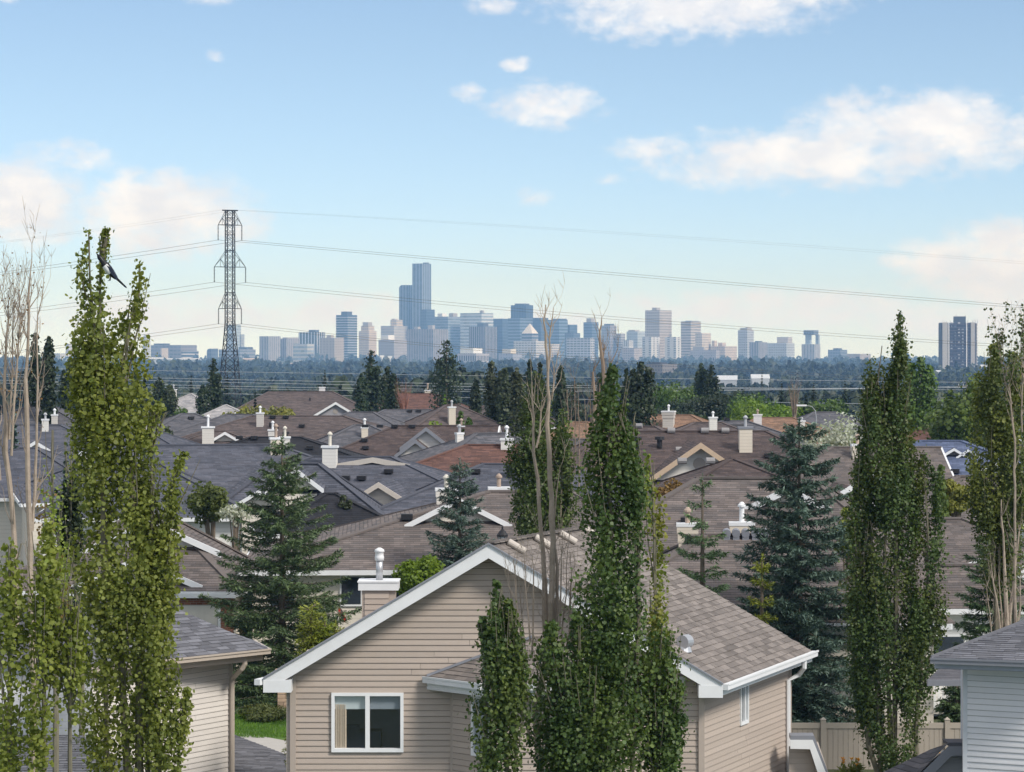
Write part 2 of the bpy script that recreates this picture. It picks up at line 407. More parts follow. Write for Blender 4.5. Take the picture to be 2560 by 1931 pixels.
# ------------------------------------------------------------------ the city
G_BLUE = (.035, .06, .11); G_DK = (.015, .02, .032); G_PALE = (.25, .32, .40)
def tower(name, label, u0, us, u1, vt, d, m, tops=(), vb=None, parts=(), round_top=0, cat='tower', group='buildings of the distant skyline'):
    """block whose near corner stands at column us; tops: (u0,u1,v_top,material) boxes on its roof"""
    s = d / F; al = rad(33); la = max((us - u0) * s / math.cos(al), 2); lb = max((u1 - us) * s / math.sin(al), 2)
    lb = min(lb, 60); la = min(la, 140)
    C0 = Vector(((us - 1280) * s, d, 0)); z0 = tz(C0.x, d) - 1; zt = HC - (vt - HOR) * s
    if us <= u0 + .5: la = 26 * s
    e = empty(name, (C0.x, d, z0), label, cat, group, rz=-al)           # local -x runs along the left face, +y along the right one
    h = zt - z0; mb = MB()
    if round_top:
        pts = [(-la, 0, 0), (0, 0, 0), (0, 0, h)] + [(-la + round_top * (1 - math.sin(q)), 0, h - round_top * (1 - math.cos(q))) for q in np.linspace(0, math.pi / 2, 7)]
        mb.prism(pts, (0, lb, 0))
    else: mb.box((-la / 2, lb / 2, h / 2), (la, lb, h))
    mb.build('facade', m, e)
    for k, (a, b_, v, mm) in enumerate(tops):
        f0 = (a - u0) / max(u1 - u0, 1); f1 = (b_ - u0) / max(u1 - u0, 1)
        hh = HC - (v - HOR) * s - zt; q = MB()
        w = max(.12, f1 - f0)
        cx = -la + la * (f0 + f1) / 2; cy = lb * (f0 + f1) / 2
        q.box((cx, cy, h + hh / 2), (la * w * .98 + 1, lb * w * .98 + 1, hh)).build('penthouse', mm, e)
    return e, la, lb, h
def F_(wl, gl, zp=7, zf=.5, xp=7, xf=.6, mode='grid', r=.5): return facademat(wl, gl, zp, zf, xp, xf, r, mode)
CON = (.33, .30, .28); BRN = (.22, .18, .16); PAL = (.52, .50, .49); CRM = (.58, .48, .38)
m_plain = mat('weathered_concrete', (.36, .34, .33), .8, var=.1, scale=.05)
m_white = mat('white_panel_far', (.75, .75, .76), .6, var=.05, scale=.05)
m_dk = mat('dark_plant_screen', (.06, .07, .09), .5, var=.15, scale=.1)
m_bl = F_((.06, .09, .14), G_BLUE, 7.5, .7, 6, .8)
def city():
    T = tower
    T('office_block', 'low pale block seen left of the big leafy poplar on the horizon', 131, 150, 168, 884, 6800, F_(PAL, G_PALE))
    T('office_block', 'plain pale tower half hidden by the left poplar crown', 163, 172, 190, 860, 6900, F_(PAL, CON, 9, .3))
    T('apartment_tower', 'slim pale tower just right of the left poplar', 356, 364, 374, 842, 6900, F_(PAL, G_PALE, 6, .5, 5, .6), [(359, 369, 836, m_white)])
    T('hospital_block', 'wide low grey-brown block with a dark roof left of the pylon', 370, 452, 515, 863, 6700, F_((.23, .22, .24), (.14, .15, .19), 9, .4, 12, .8), [(380, 430, 859, m_dk)])
    T('hospital_wing', 'lighter glass-fronted wing before the wide block left of the pylon', 453, 456, 496, 878, 6600, F_(PAL, G_BLUE, 8, .62, 6, 1, 'band'))
    T('stair_tower', 'short tan stair tower on the wide block left of the pylon', 400, 404, 418, 871, 6600, mat('tan_panel_far', (.48, .42, .37), .8, var=.06, scale=.05))
    T('office_block', 'dark curved-roof hall immediately left of the pylon legs', 516, 528, 543, 872, 6650, F_((.10, .12, .16), G_BLUE, 9, .5), round_top=8)
    T('office_block', 'long low grey building behind the pylon legs', 543, 600, 648, 874, 6700, F_((.26, .28, .32), (.13, .16, .22), 8, .5, 9, 1, 'band'), [(600, 640, 868, m_dk)])
    T('glass_tower', 'pale glass tower seen through the lattice of the pylon', 566, 584, 600, 812, 7300, F_((.42, .48, .54), G_PALE, 8, .6, 6, .7))
    T('apartment_tower', 'slim grey tower touching the right side of the pylon', 599, 603, 610, 836, 7200, F_((.35, .36, .38), G_PALE))
    T('apartment_block', 'grey-brown slab with vertical stripes, first right of the pylon', 647, 671, 698, 841, 6500, F_((.33, .32, .33), (.17, .19, .24), 7, .5, 8, .4, 'rib'))
    T('apartment_block', 'lower striped grey slab joined right of the first slab', 698, 716, 746, 847, 6550, F_((.33, .31, .31), (.17, .18, .22), 7, .5, 7, .4, 'rib'), [(705, 742, 844, m_plain)])
    T('office_block', 'low banded glass office before the dark striped tower', 731, 768, 783, 860, 6400, F_(PAL, G_PALE, 9, .5, 6, 1, 'band'))
    T('apartment_tower', 'dark blue tower with white vertical stripes beside the low glass office', 744, 792, 811, 831, 6700, F_((.55, .57, .6), G_DK, 7, .5, 9, .62, 'rib'), [(770, 795, 825, m_dk)])
    T('apartment_block', 'tan concrete slab with a column of balconies and blank right wall', 797, 836, 858, 845, 6350, F_((.40, .35, .31), (.20, .19, .2), 6, .45, 9, .45), [(815, 832, 838, m_plain)])
    e, la, lb, h = T('condo_tower', 'dark blue condominium tower ringed by white balcony slabs', 839, 869, 891, 788, 6600, F_((.05, .08, .13), (.022, .04, .075), 6, .7, 5, .8), [(852, 878, 779, m_dk)])
    mb = MB()
    for k in range(1, 18): mb.box((-la / 2, lb / 2, h * k / 18), (la + 4, lb + 4, 1.1))
    tag(mb.build('balcony_slab', m_white, e), kind='stuff')
    T('hotel_tower', 'cream stepped tower with a domed crown right of the dark condominium', 896, 922, 940, 828, 6900, F_(CRM, (.25, .24, .26), 6, .5, 5, .5), [(902, 934, 815, F_(CRM, (.25, .24, .26))), (906, 929, 806, m_plain)])
    T('office_tower', 'pale grey-beige office with a white band at its roof', 951, 985, 1017, 815, 6950, F_((.47, .44, .43), G_PALE, 7, .5, 5, .5), [(975, 1005, 800, F_(CRM, G_PALE)), (978, 992, 797, m_plain)])
    T('office_block', 'dark-roofed low block under the white-banded office', 945, 985, 1018, 850, 6750, F_((.36, .33, .33), (.2, .2, .24), 7, .5, 6, .5), [(952, 984, 838, m_white)])
    T('glass_tower', 'tall blue-grey tower with a rounded shoulder beside the tallest tower', 997, 1020, 1034, 713, 7050, F_((.19, .225, .28), (.075, .105, .16), 7, .6, 9, .5, 'rib'), round_top=9)
    T('glass_tower', 'tallest slab of the skyline, blue-grey glass', 1030, 1055, 1077, 659, 7000, F_((.22, .26, .32), (.085, .115, .17), 7, .6, 10, .6, 'rib'), [(1057, 1071, 656, m_dk)])
    T('glass_tower', 'stepped blue skirt building at the foot of the tallest tower', 1050, 1066, 1086, 774, 6950, m_bl)
    T('office_tower', 'wide blue glass office right of the tallest tower', 1085, 1120, 1152, 792, 7050, F_((.28, .33, .40), (.16, .22, .30), 7, .55, 8, 1, 'band'), [(1094, 1115, 784, m_white), (1122, 1142, 783, m_plain)])
    T('apartment_block', 'broad grey-brown twin slab under the tallest tower', 1016, 1083, 1141, 823, 6300, F_((.29, .265, .26), (.16, .16, .19), 6, .5, 7, .55, 'rib'), [(1038, 1056, 817, m_plain), (1080, 1100, 813, m_plain)])
    T('office_tower', 'pale white glass office with banded floors left of the dark striped block', 1150, 1204, 1233, 783, 7000, F_((.60, .62, .66), G_PALE, 8, .55, 6, 1, 'band'), [(1190, 1225, 788, m_plain), (1201, 1208, 776, m_plain)])
    T('apartment_block', 'dark striped block with a lighter right wall', 1172, 1212, 1243, 817, 6450, F_((.30, .28, .28), G_DK, 6, .5, 6, .55, 'rib'), [(1193, 1220, 808, m_dk)])
    T('glass_tower', 'plain dark blue glass tower behind the dark striped block', 1232, 1256, 1279, 797, 7100, m_bl)
    T('office_tower', 'broad navy tower with a flat crown near the dead branch', 1277, 1315, 1333, 763, 7150, F_((.04, .06, .10), (.02, .035, .07), 7, .6, 8, .6, 'rib'), [(1287, 1323, 759, m_dk)])
    T('glass_tower', 'lighter blue glass slab before the broad navy tower', 1270, 1300, 1332, 796, 7000, F_((.16, .21, .29), G_BLUE, 8, .5, 9, 1, 'band'))
    T('glass_tower', 'blue glass block joined right of the navy tower', 1332, 1352, 1371, 795, 7050, m_bl)
    T('office_tower', 'long blue banded office behind the dead branch', 1369, 1398, 1420, 800, 6950, F_((.15, .21, .29), G_BLUE, 8, .5, 9, 1, 'band'), [(1380, 1417, 797, m_dk)])
    T('office_tower', 'blue office stepping down right of the dead branch', 1405, 1424, 1444, 812, 7000, m_bl)
    T('office_block', 'dark blue block with sloping pale roof over the balcony block', 1412, 1434, 1451, 833, 6800, F_((.10, .13, .19), G_BLUE))
    e, la, lb, h = T('office_tower', 'blue office tower with a pale pyramid roof', 1304, 1330, 1346, 834, 6600, F_((.30, .31, .36), G_BLUE, 8, .5, 6, 1, 'band'))
    mb = MB(); a = [(-la, 0, h), (0, 0, h), (0, lb, h), (-la, lb, h)]; ap = (-la / 2, lb / 2, h + 24)
    for k in range(4): mb.face([a[k], a[(k + 1) % 4], ap])
    mb.build('pyramid_roof', mat('pale_metal_roof', (.62, .58, .54), .5, var=.04, scale=.05), e)
    T('apartment_block', 'cream banded apartment block below the pyramid roof', 1284, 1340, 1364, 853, 6300, F_((.60, .58, .57), (.22, .24, .28), 5.5, .5, 8, .8), [(1330, 1345, 849, m_plain)])
    T('apartment_block', 'cream banded apartment wing right of the dead branch', 1362, 1378, 1399, 861, 6250, F_((.64, .58, .52), (.22, .22, .26), 5.5, .5, 8, .9))
    T('museum_hall', 'low hall with cream swept roof left of the cream apartments', 1246, 1282, 1305, 884, 6100, F_((.32, .32, .38), (.2, .22, .28)), [(1256, 1290, 873, mat('cream_roof_far', (.62, .56, .46), .7, var=.05, scale=.05))])
    T('apartment_block', 'blue-grey apartment block striped by white balcony bands', 1417, 1476, 1487, 845, 6200, F_((.50, .50, .55), (.12, .14, .19), 5.5, .55, 9, .8))
    T('glass_tower', 'blue glass tower with a pale box on its roof', 1459, 1480, 1497, 806, 6850, F_((.11, .15, .22), G_BLUE, 7, .5, 7, 1, 'band'), [(1467, 1487, 796, m_plain)])
    T('office_tower', 'grey tower with a low domed top behind the dead snag', 1503, 1525, 1542, 814, 6800, F_((.30, .29, .32), (.13, .15, .19), 7, .5, 6, .6), [(1511, 1536, 810, m_dk)])
    T('apartment_block', 'narrow grey block with balconies right of the dead snag', 1541, 1552, 1564, 834, 6800, F_((.42, .40, .40), (.15, .16, .2), 6, .5, 7, .9))
    T('apartment_block', 'small white-framed block before the narrow grey block', 1558, 1572, 1584, 851, 6500, F_((.62, .62, .64), (.2, .22, .26), 30, .8, 5, .5))
    T('apartment_block', 'low brown apartment block at the foot of the pale offices', 1555, 1585, 1612, 870, 6400, F_((.42, .37, .36), (.2, .2, .24), 5.5, .5, 6, .7))
    T('office_tower', 'pale blue office with stepped roof left of the gridded tower', 1567, 1594, 1616, 829, 7000, F_((.42, .46, .52), G_PALE, 7, .5, 6, .7), [(1572, 1600, 825, m_plain)])
    T('office_tower', 'tall cream gridded tower, dark left face and bright right face', 1614, 1649, 1682, 776, 6700, F_((.50, .44, .39), (.09, .09, .10), 6.6, .58, 5.4, .55), [(1632, 1652, 769, m_plain)])
    T('apartment_block', 'pale twin apartment slab left of the gridded tower foot', 1606, 1628, 1651, 843, 6300, F_((.58, .58, .60), (.17, .19, .24), 5, .6, 16, .4))
    T('apartment_block', 'pale twin apartment slab right of the gridded tower foot', 1663, 1690, 1704, 843, 6300, F_((.58, .58, .60), (.17, .19, .24), 5, .6, 16, .4))
    T('office_tower', 'tan tower with banded floors right of the gridded tower', 1703, 1727, 1755, 804, 6700, F_((.50, .44, .39), (.18, .17, .18), 6.5, .45, 5, 1, 'band'), [(1715, 1750, 802, m_plain)])
    T('office_tower', 'lower cream wing of the tan banded tower', 1739, 1755, 1780, 833, 6600, F_((.58, .51, .44), (.22, .21, .22), 6, .45, 5, .6))
    T('hotel', 'long brown hotel with stepped chateau roofs right of the tan tower', 1728, 1790, 1800, 876, 6500, F_((.36, .33, .35), (.2, .2, .24), 6, .5, 5, .5), [(1735, 1765, 868, m_plain)])
    T('hotel', 'cream and pink stepped hotel with gabled roofs', 1778, 1812, 1862, 866, 6600, F_((.55, .46, .39), (.26, .24, .25), 6, .5, 6, .5), [(1782, 1798, 852, F_(CRM, CON)), (1802, 1826, 857, F_((.50, .42, .38), CON))])
    T('apartment_tower', 'grey-blue tower with an irregular crown, right of the stepped hotel', 1846, 1868, 1887, 826, 6700, F_((.42, .43, .47), (.17, .19, .24), 6, .5, 6, .6), [(1852, 1882, 820, m_plain), (1866, 1876, 818, m_plain)])
    T('apartment_block', 'brown-dark block beside the grey-blue crowned tower', 1875, 1896, 1922, 856, 6450, F_((.27, .25, .26), (.12, .13, .16), 6, .5, 7, .4, 'rib'), [(1890, 1908, 853, m_dk)])
    T('apartment_block', 'long pale block with glassy floors near the open-framed tower', 1920, 1966, 1990, 858, 6600, F_((.45, .47, .52), (.2, .24, .3), 6, .5, 6, .6), [(1946, 1984, 843, F_((.45, .42, .42), CON, 6, .5, 5, .6))])
    e, la, lb, h = T('apartment_block', 'grey two-part block carrying an open-framed glass crown', 2006, 2036, 2054, 861, 6500, F_((.36, .35, .37), (.2, .22, .27), 6, .5, 8, .4, 'rib'), [(2016, 2031, 838, F_((.3, .36, .44), G_PALE)), (2042, 2052, 838, F_((.3, .36, .44), G_PALE)), (2017, 2052, 826, F_((.16, .19, .25), G_BLUE))][:2])
    s = 6500 / F; mb = MB(); mb.box((-la / 2, lb / 2, h + 29 * s), (la * .8, lb * .8, 12 * s)).build('crown_block', F_((.16, .19, .25), G_BLUE), e)
    T('apartment_block', 'small dark low block alone on the far ridge', 2072, 2100, 2122, 875, 6700, F_((.16, .18, .23), G_BLUE), [(2086, 2108, 871, m_dk)])
    T('office_block', 'very low brown strip of houses on the far ridge', 2118, 2150, 2200, 885, 6900, F_((.33, .28, .26), CON))
    # nearer than the skyline
    e, la, lb, h = T('university_block', 'tan hall with rows of tall slit windows and white sloped roof', 1142, 1190, 1222, 884, 5200, F_((.40, .38, .40), G_DK, 13, .75, 5, .5), [(1150, 1205, 871, m_white)])
    T('apartment_block', 'grey-brown flat-roofed block rising from the valley trees', 1615, 1656, 1697, 911, 2500, F_((.21, .19, .185), (.11, .11, .13), 3.4, .4, 3, .45), [(1632, 1668, 906, m_dk)], cat='apartment block')
    for i, (a, b_, v, d, l) in enumerate([(1794, 1842, 939, 1600, 'white flat warehouse at the edge of the valley wood'), (1878, 1922, 936, 1750, 'white gabled warehouse right of the flat warehouse'),
                              (1172, 1255, 921, 4200, 'long white shed left of the bare dead branch'), (1270, 1330, 917, 4300, 'low white hall beside the long white shed'),
                              (1384, 1458, 916, 4000, 'low brick-red terrace right of the dead branch'), (705, 770, 908, 5600, 'low tan building at the foot of the striped slabs'),
                              (790, 868, 907, 5600, 'low peach building beneath the blue condominium tower'), (360, 408, 894, 6000, 'row of white houses below the grey-brown hospital'), (418, 500, 896, 6000, 'second row of white houses below the hospital wing'),
                              (600, 645, 896, 6000, 'cream low house row right of the pylon legs'), (2452, 2500, 912, 2900, 'white house row at the right of the lone tower'), (2320, 2352, 926, 2700, 'white house row at the left foot of the lone tower')]):
        cm = mat('white_metal_shed', (.50, .52, .55), .6, var=.06, scale=.1) if i in (0, 1, 2, 3, 7, 8, 10, 11) else mat('tan_low_block', (.45, .36, .29) if i != 9 else (.5, .46, .36), .8, var=.12, scale=.05)
        s = d / F; w = (b_ - a) * s; x = ((a + b_) / 2 - 1280) * s; z0 = tz(x, d) - .5; h = HC - (v - HOR) * s - z0
        e = empty('warehouse' if i < 2 else 'low_building', (x, d, z0), l, 'building', 'low pale buildings along the valley', rz=rad(4 if i % 2 else -5))
        MB().box((0, 0, h * .42), (w, w * .5, h * .84)).build('wall', F_((.42, .44, .47) if i in (0, 1, 2, 3, 7, 8, 10, 11) else (.45, .37, .31), (.3, .33, .38), 4, .4, 4, .5), e)
        rb = MB(); q = w / 2 + .4
        rb.prism([(-q, -w * .27, h * .84), (-q, 0, h), (-q, w * .27, h * .84)], (2 * q, 0, 0)); rb.build('roof', cm, e)
    # arena dome
    d = 4600; s = d / F; c = P(1047, 918, d); e = empty('arena_dome', (c.x, d, tz(c.x, d)), 'white shallow dome among the valley trees', 'dome')
    zt = c.z - e.location.z; mb = MB(); R = 46 * s; n = 28; rows = 7; H = 15 * s
    for j in range(rows):
        for k in range(n):
            def q(j, k): a = 2 * math.pi * k / n; t = j / rows; return (R * math.cos(a) * (1 - t * t) ** .5 if t < 1 else 0, R * math.sin(a) * (1 - t * t) ** .5 if t < 1 else 0, zt - 10 * s + H * t)
            mb.face([q(j, k), q(j, k + 1), q(j + 1, k + 1), q(j + 1, k)])
    mb.build('dome_shell', m_white, e, smooth=True)
    mb = MB(); mb.tube([(0, 0, 0), (0, 0, zt - 10 * s)], R, 28).build('drum', m_plain, e)
    for k, (u, v) in enumerate([(955, 893), (975, 895)]):
        d = 3800; c = P(u, v, d); z0 = tz(c.x, d); e = empty('light_mast', (c.x, d, z0), ['taller white floodlight mast beside the dark poplar', 'shorter white floodlight mast right of its twin'][k], 'mast')
        MB().tube([(0, 0, 0), (0, 0, c.z - z0)], 1.1, 6).build('pole', m_white, e); MB().box((0, 0, c.z - z0 + 1), (6, 1, 3)).build('lamp_head', m_white, e)
    # the lone nearer tower at the right
    d = 3000; s = d / F; c = P(2400, 925, d); z0 = tz(c.x, d); e = empty('apartment_tower', (c.x, d, z0), 'dark lone apartment tower at the right with pale corner piers and roof antennas', 'tower')
    H = HC - (808 - HOR) * s - z0; W = 88 * s; D = 22
    lx = lambda u: (u - 1280) * s - c.x
    conc = mat('tower_concrete', (.40, .385, .38), .8, var=.1, scale=.2); drk = mat('tower_recess', (.055, .055, .075), .6, var=.2, scale=.3)
    mb = MB(); mb.box((lx(2397), D / 2 + 1, H / 2), (W * .97, D, H)); mb.build('core', drk, e)
    for a, b_ in ((2356, 2369), (2427, 2437)): MB().box(((lx(a) + lx(b_)) / 2, D / 2, H / 2 + .3), ((b_ - a) * s, D + 1.5, H + .6)).build('pier', conc, e)
    MB().box((lx(2442), D / 2 + 4, H / 2), (7 * s, D - 4, H)).build('side_wall', conc, e)
    for a in (2372, 2416.5): MB().box((lx(a), -.1, H / 2 + .5), (2.2 * s, 1.2, H + 1)).build('fin', m_white, e)
    n = 17; rng = random.Random(5)
    for k in range(n):
        z = H * (k + .6) / n
        MB().box(((lx(2374) + lx(2426)) / 2, -.1, z), (52 * s - .2, 1.0, .22)).build('balcony_slab', mat('slab_grey', (.22, .21, .23), .8), e)
        for j in range(5):
            if rng.random() < .62:
                u = 2379 + j * 9.3; MB().box((lx(u), .35, z + 1.45), (rng.uniform(2, 6.5) * s, .7, rng.uniform(.7, 1.5))).build('window', mat('curtained_window_%d' % (j % 3), [(.30, .32, .37), (.16, .18, .22), (.42, .42, .44)][j % 3], .3, var=.2), e)
        MB().box((lx(2445), D * .35, z + .7), (1.0, 7, 1.1)).build('side_balcony', m_white, e)
    MB().box((lx(2403), D / 2, H + 3.6), (28 * s, 9, 7.2)).build('penthouse', m_dk, e)
    ab = MB()
    for u, hh in ((2358, 3), (2362, 2), (2367, 2.5), (2376, 3), (2390, 4), (2420, 3.2), (2432, 3), (2436, 4), (2440, 3.6), (2444, 4), (2391, 9.5), (2414, 9)):
        ab.tube([(lx(u), 2, H), (lx(u), 2, H + hh)], .16, 4)
    ab.build('antenna', m_dk, e)
city()

# ------------------------------------------------------------------ lattice pylon and its conductors
def pylon():
    d = 600; s = d / F; c = P(575, 1010, d); z0 = tz(c.x, d); e = empty('lattice_pylon', (c.x, d, z0), 'tall dark lattice pylon with three pairs of crossarms left of the skyline', 'pylon', rz=rad(24))
    zz = lambda v: HC - (v - HOR) * s - z0
    xs = lambda u: (u - 574) * s
    # half widths of the body at photo rows
    prof = [(525, 12.3), (563, 12.4), (670, 12.8), (805, 13.0), (838, 15.5), (935, 24.5), (1012, 29)]
    def hw(v):
        for (a, x), (b, y) in zip(prof, prof[1:]):
            if v <= b: return (x + (y - x) * max(0, (v - a)) / (b - a)) * s / 1.32
        return prof[-1][1] * s / 1.32
    lv = list(np.linspace(527, 805, 19)) + list(np.linspace(805, 935, 6))[1:] + [975, 1016]
    for sx, sy in ((-1, -1), (1, -1), (1, 1), (-1, 1)):
        mb = MB(); mb.tube([(sx * hw(v), sy * hw(v), zz(v)) for v in lv[::-1]], .115, 4); mb.build('leg', M_PYL, e)
    br = MB(); hz = MB()
    for a, b in zip(lv, lv[1:]):
        for (x0, y0), (x1, y1) in (((-1, -1), (1, -1)), ((1, -1), (1, 1)), ((1, 1), (-1, 1)), ((-1, 1), (-1, -1))):
            h0, h1 = hw(a), hw(b); r = .05 if a < 805 else .075
            br.tube([(x0 * h0, y0 * h0, zz(a)), (x1 * h1, y1 * h1, zz(b))], r, 3, False); br.tube([(x1 * h0, y1 * h0, zz(a)), (x0 * h1, y0 * h1, zz(b))], r, 3, False)
    for v in (527, 545, 563, 588, 627, 668, 732, 772, 805, 838, 880, 935):
        h = hw(v)
        for (x0, y0), (x1, y1) in (((-1, -1), (1, -1)), ((1, -1), (1, 1)), ((1, 1), (-1, 1)), ((-1, 1), (-1, -1))): hz.tube([(x0 * h, y0 * h, zz(v)), (x1 * h, y1 * h, zz(v))], .07, 4)
    tag(br.build('brace', M_PYL, e), kind='stuff'); tag(hz.build('ring_beam', M_PYL, e), kind='stuff')
    MB().beam((-20 * s, 0, zz(525)), (20 * s, 0, zz(525)), .5, .25).build('peak_beam', M_PYL, e)
    tips = {}
    for v, vt, L in ((563, 527, 31), (668, 628, 41), (772, 733, 30)):
        for sg in (-1, 1):
            mb = MB(); tip = Vector((sg * L * s, 0, zz(v)))
            for sy in (-1, 1):
                mb.tube([(sg * hw(v), sy * hw(v), zz(v)), tip], .085, 4); mb.tube([(sg * hw(vt), sy * hw(vt), zz(vt)), tip], .06, 4)
                mb.tube([(0, sy * hw(v), zz(v)), (sg * hw(v), sy * hw(v), zz(v))], .085, 4)
                mid = tip.lerp(Vector((sg * hw(vt), 0, zz(vt))), .5); mb.tube([(sg * hw(v), sy * hw(v), zz(v)), mid], .05, 3)
                mb.tube([mid, tip.lerp(Vector((sg * hw(v), 0, zz(v))), .5)], .05, 3)
            arm = mb.build('crossarm', M_PYL, e)
            ins = MB(); n = 11; zb = zz(v + 38)
            for k in range(n): z = tip.z - .25 - (tip.z - zb - .3) * k / (n - 1); ins.tube([(tip.x, 0, z + .13), (tip.x, 0, z), (tip.x, 0, z - .04)], [.06, .19, .05], 6)
            ins.tube([(tip.x, 0, tip.z), (tip.x, 0, zb)], .05, 4); ins.build('insulator', M_DARKV, arm)
            tips[(v, sg)] = e.matrix_basis @ Vector((tip.x, 0, zb))
    for sg in (-1, 1): tips[(525, sg)] = e.matrix_basis @ Vector((sg * 19 * s, 0, zz(525)))
    g = 'conductors hung from the lattice pylon'
    # (arm row, side, right-hand far point u,v,d, sag) and the left-hand spans
    rows = {525: 'thin top shield wire', 563: 'upper conductor', 668: 'middle conductor', 772: 'lower conductor'}
    far = {(525, 1): (4400, 720, 600), (525, -1): (4400, 716, 610), (563, 1): (4400, 800, 585), (563, -1): (4400, 812, 600), (668, 1): (4400, 915, 590), (668, -1): (4400, 925, 600), (772, 1): (4400, 1010, 590), (772, -1): (4400, 1020, 600)}
    vend = {525: 671, 563: 779, 668: 872, 772: 960}       # row where the wire leaves the picture at the right
    for (v, sg), t0 in tips.items():
        for side in ('right', 'left'):
            if side == 'right':
                dv = (vend[v] + (5 if sg < 0 else 0)); B = P(2900, dv + 12, 585 + 15 * (sg < 0)); 
                slope0 = {525: .055, 563: .092, 668: .105, 772: .115}[v]
            else:
                dv = {525: 573, 563: 664, 668: 762, 772: 848}[v] + (6 if sg < 0 else 0); B = P(-700, dv + 95, 640); slope0 = .14
            pts = []; n = 40
            L = (B - t0).length; straight = (t0.z - B.z) / max(abs(B.x - t0.x), 1)
            sag = max(0.5, (slope0 - straight)) * 0 + (slope0 - straight) * abs(B.x - t0.x) / 4
            for k in range(n + 1):
                q = k / n; p = t0.lerp(B, q); p.z -= sag * 4 * q * (1 - q); pts.append(p)
            mb = MB(); mb.tube(pts, .014 if v == 525 else .040, 4)
            tag(mb.build('power_line', M_WIRE), '%s running %s from the %s side of the pylon' % (rows[v], side, 'near right' if sg > 0 else 'far left'), 'power line', g)
    return e
pylon()
def street_wires():
    g = 'pale wires crossing above the far roofs'
    # (v at u=0, v at u=1280, v at u=2560, d, label)
    W = [(936, 962, 976, 380, 'uppermost pale wire of the long bundle above the far roofs'), (941, 968, 968, 378, 'second pale wire of the long bundle above the far roofs'),
         (951, 975, 966, 376, 'thick pale wire crossing before the green wood'), (958, 979, 962, 374, 'lowest pale wire of the long bundle above the far roofs'),
         (976, 996, 1016, 365, 'single lower pale wire before the lime green bushes'), (920, 941, 958, 420, 'highest faint wire above the far tree tops')]
    for a, b, c, d, l in W:
        pts = []
        for k in range(33):
            u = -200 + 2960 * k / 32; t = (u - 0) / 2560
            v = a * (1 - t) * (1 - 2 * t) + b * 4 * t * (1 - t) + c * t * (2 * t - 1); pts.append(P(u, v, d))
        tag(MB().tube(pts, .028, 4).build('overhead_wire', M_WIREL), l, 'wire', g)
    for u, v, d, l in ((2416, 980, 378, 'dark wooden utility pole beyond the blue roofs at the right'),):
        c = P(u, 955, d); e = empty('utility_pole', (c.x, d, 0), l, 'utility pole')
        MB().tube([(0, 0, 0), (0, 0, c.z)], [.16, .12], 6).build('pole', M_BARK, e); MB().box((0, 0, c.z - .6), (2.4, .14, .16)).build('crossarm', M_BARK, e)
        ib = MB()
        for x in (-1.05, -.4, .4, 1.05): ib.tube([(x, 0, c.z - .52), (x, 0, c.z - .25)], .06, 5)
        ib.build('insulator', M_STEEL, e)
    c = P(2030, 1014, 255); e = empty('street_lamp', (c.x - .9, 255, 0), 'slim curved street lamp over the dark far roof at the right', 'street lamp'); h = c.z
    MB().tube([(1.3, 0, 0), (1.3, 0, h - 1.2), (1.2, 0, h - .5), (.9, 0, h - .1), (.3, 0, h)], [.08, .045, .04, .035, .03], 6).build('pole', M_STEEL, e)
    MB().box((-.05, 0, h), (.9, .3, .14)).build('lamp_head', m_white, e)
street_wires()

# ------------------------------------------------------------------ houses
R_BROWN = (.092, .074, .071); R_GREY = (.092, .092, .103); R_BLUEG = (.076, .081, .101); R_BLACK = (.020, .021, .026)
R_RED = (.115, .062, .05); R_DKBR = (.074, .056, .053); R_TAUPE = (.122, .105, .098); R_BLUE = (.085, .108, .175); R_LIGHT = (.30, .29, .29); R_RUST = (.20, .125, .085)
M_RIDGE = {}
FLUES = [WHITE, mat('dull_flue_metal', (.42, .43, .45), .5, var=.2), mat('rusty_flue', (.40, .31, .25), .7, var=.4), mat('cream_flue', (.62, .58, .50), .5, var=.15)]
M_VENTG = mat('weathered_vent', (.26, .25, .25), .6, var=.2)
def chimney(e, x, y, zbot, ztop, w, dp, kind='plain', wall=None, flue=.9):
    """boxed chimney of siding with cap and flue pipe, in the house's local frame"""
    mb = MB(); zc = ztop
    if kind == 'flare':
        mb.box((x, y, (zbot + zc - .5) / 2), (w * .84, dp * .84, zc - .5 - zbot)); mb.box((x, y, zc - .36), (w * .92, dp * .92, .28)); mb.box((x, y, zc - .11), (w, dp, .22))
    else: mb.box((x, y, (zbot + zc) / 2), (w * .9, dp * .9, zc - zbot))
    cc = ((.60, .57, .52), (.64, .62, .58), (.52, .49, .45), (.58, .52, .43), (.62, .60, .60))[int(abs(x * 37 + y * 91 + ztop * 53)) % 5]
    ch = mb.build('chimney', wall or sidingmat(cc, .17), e)
    MB().box((x, y, zc + .05), (w * 1.06, dp * 1.06, .11)).build('chimney_cap', WHITE if kind != 'dark' else M_GREYF, ch)
    if flue: MB().tube([(x, y, zc + .1), (x, y, zc + flue), (x, y, zc + flue), (x, y, zc + flue + .06), (x, y, zc + flue + .07), (x, y, zc + flue + .16)], [.08, .08, .13, .13, .12, .04], 10).build('flue', FLUES[int(abs(x * 71 + y * 13 + ztop * 29)) % 4], ch)
    return ch
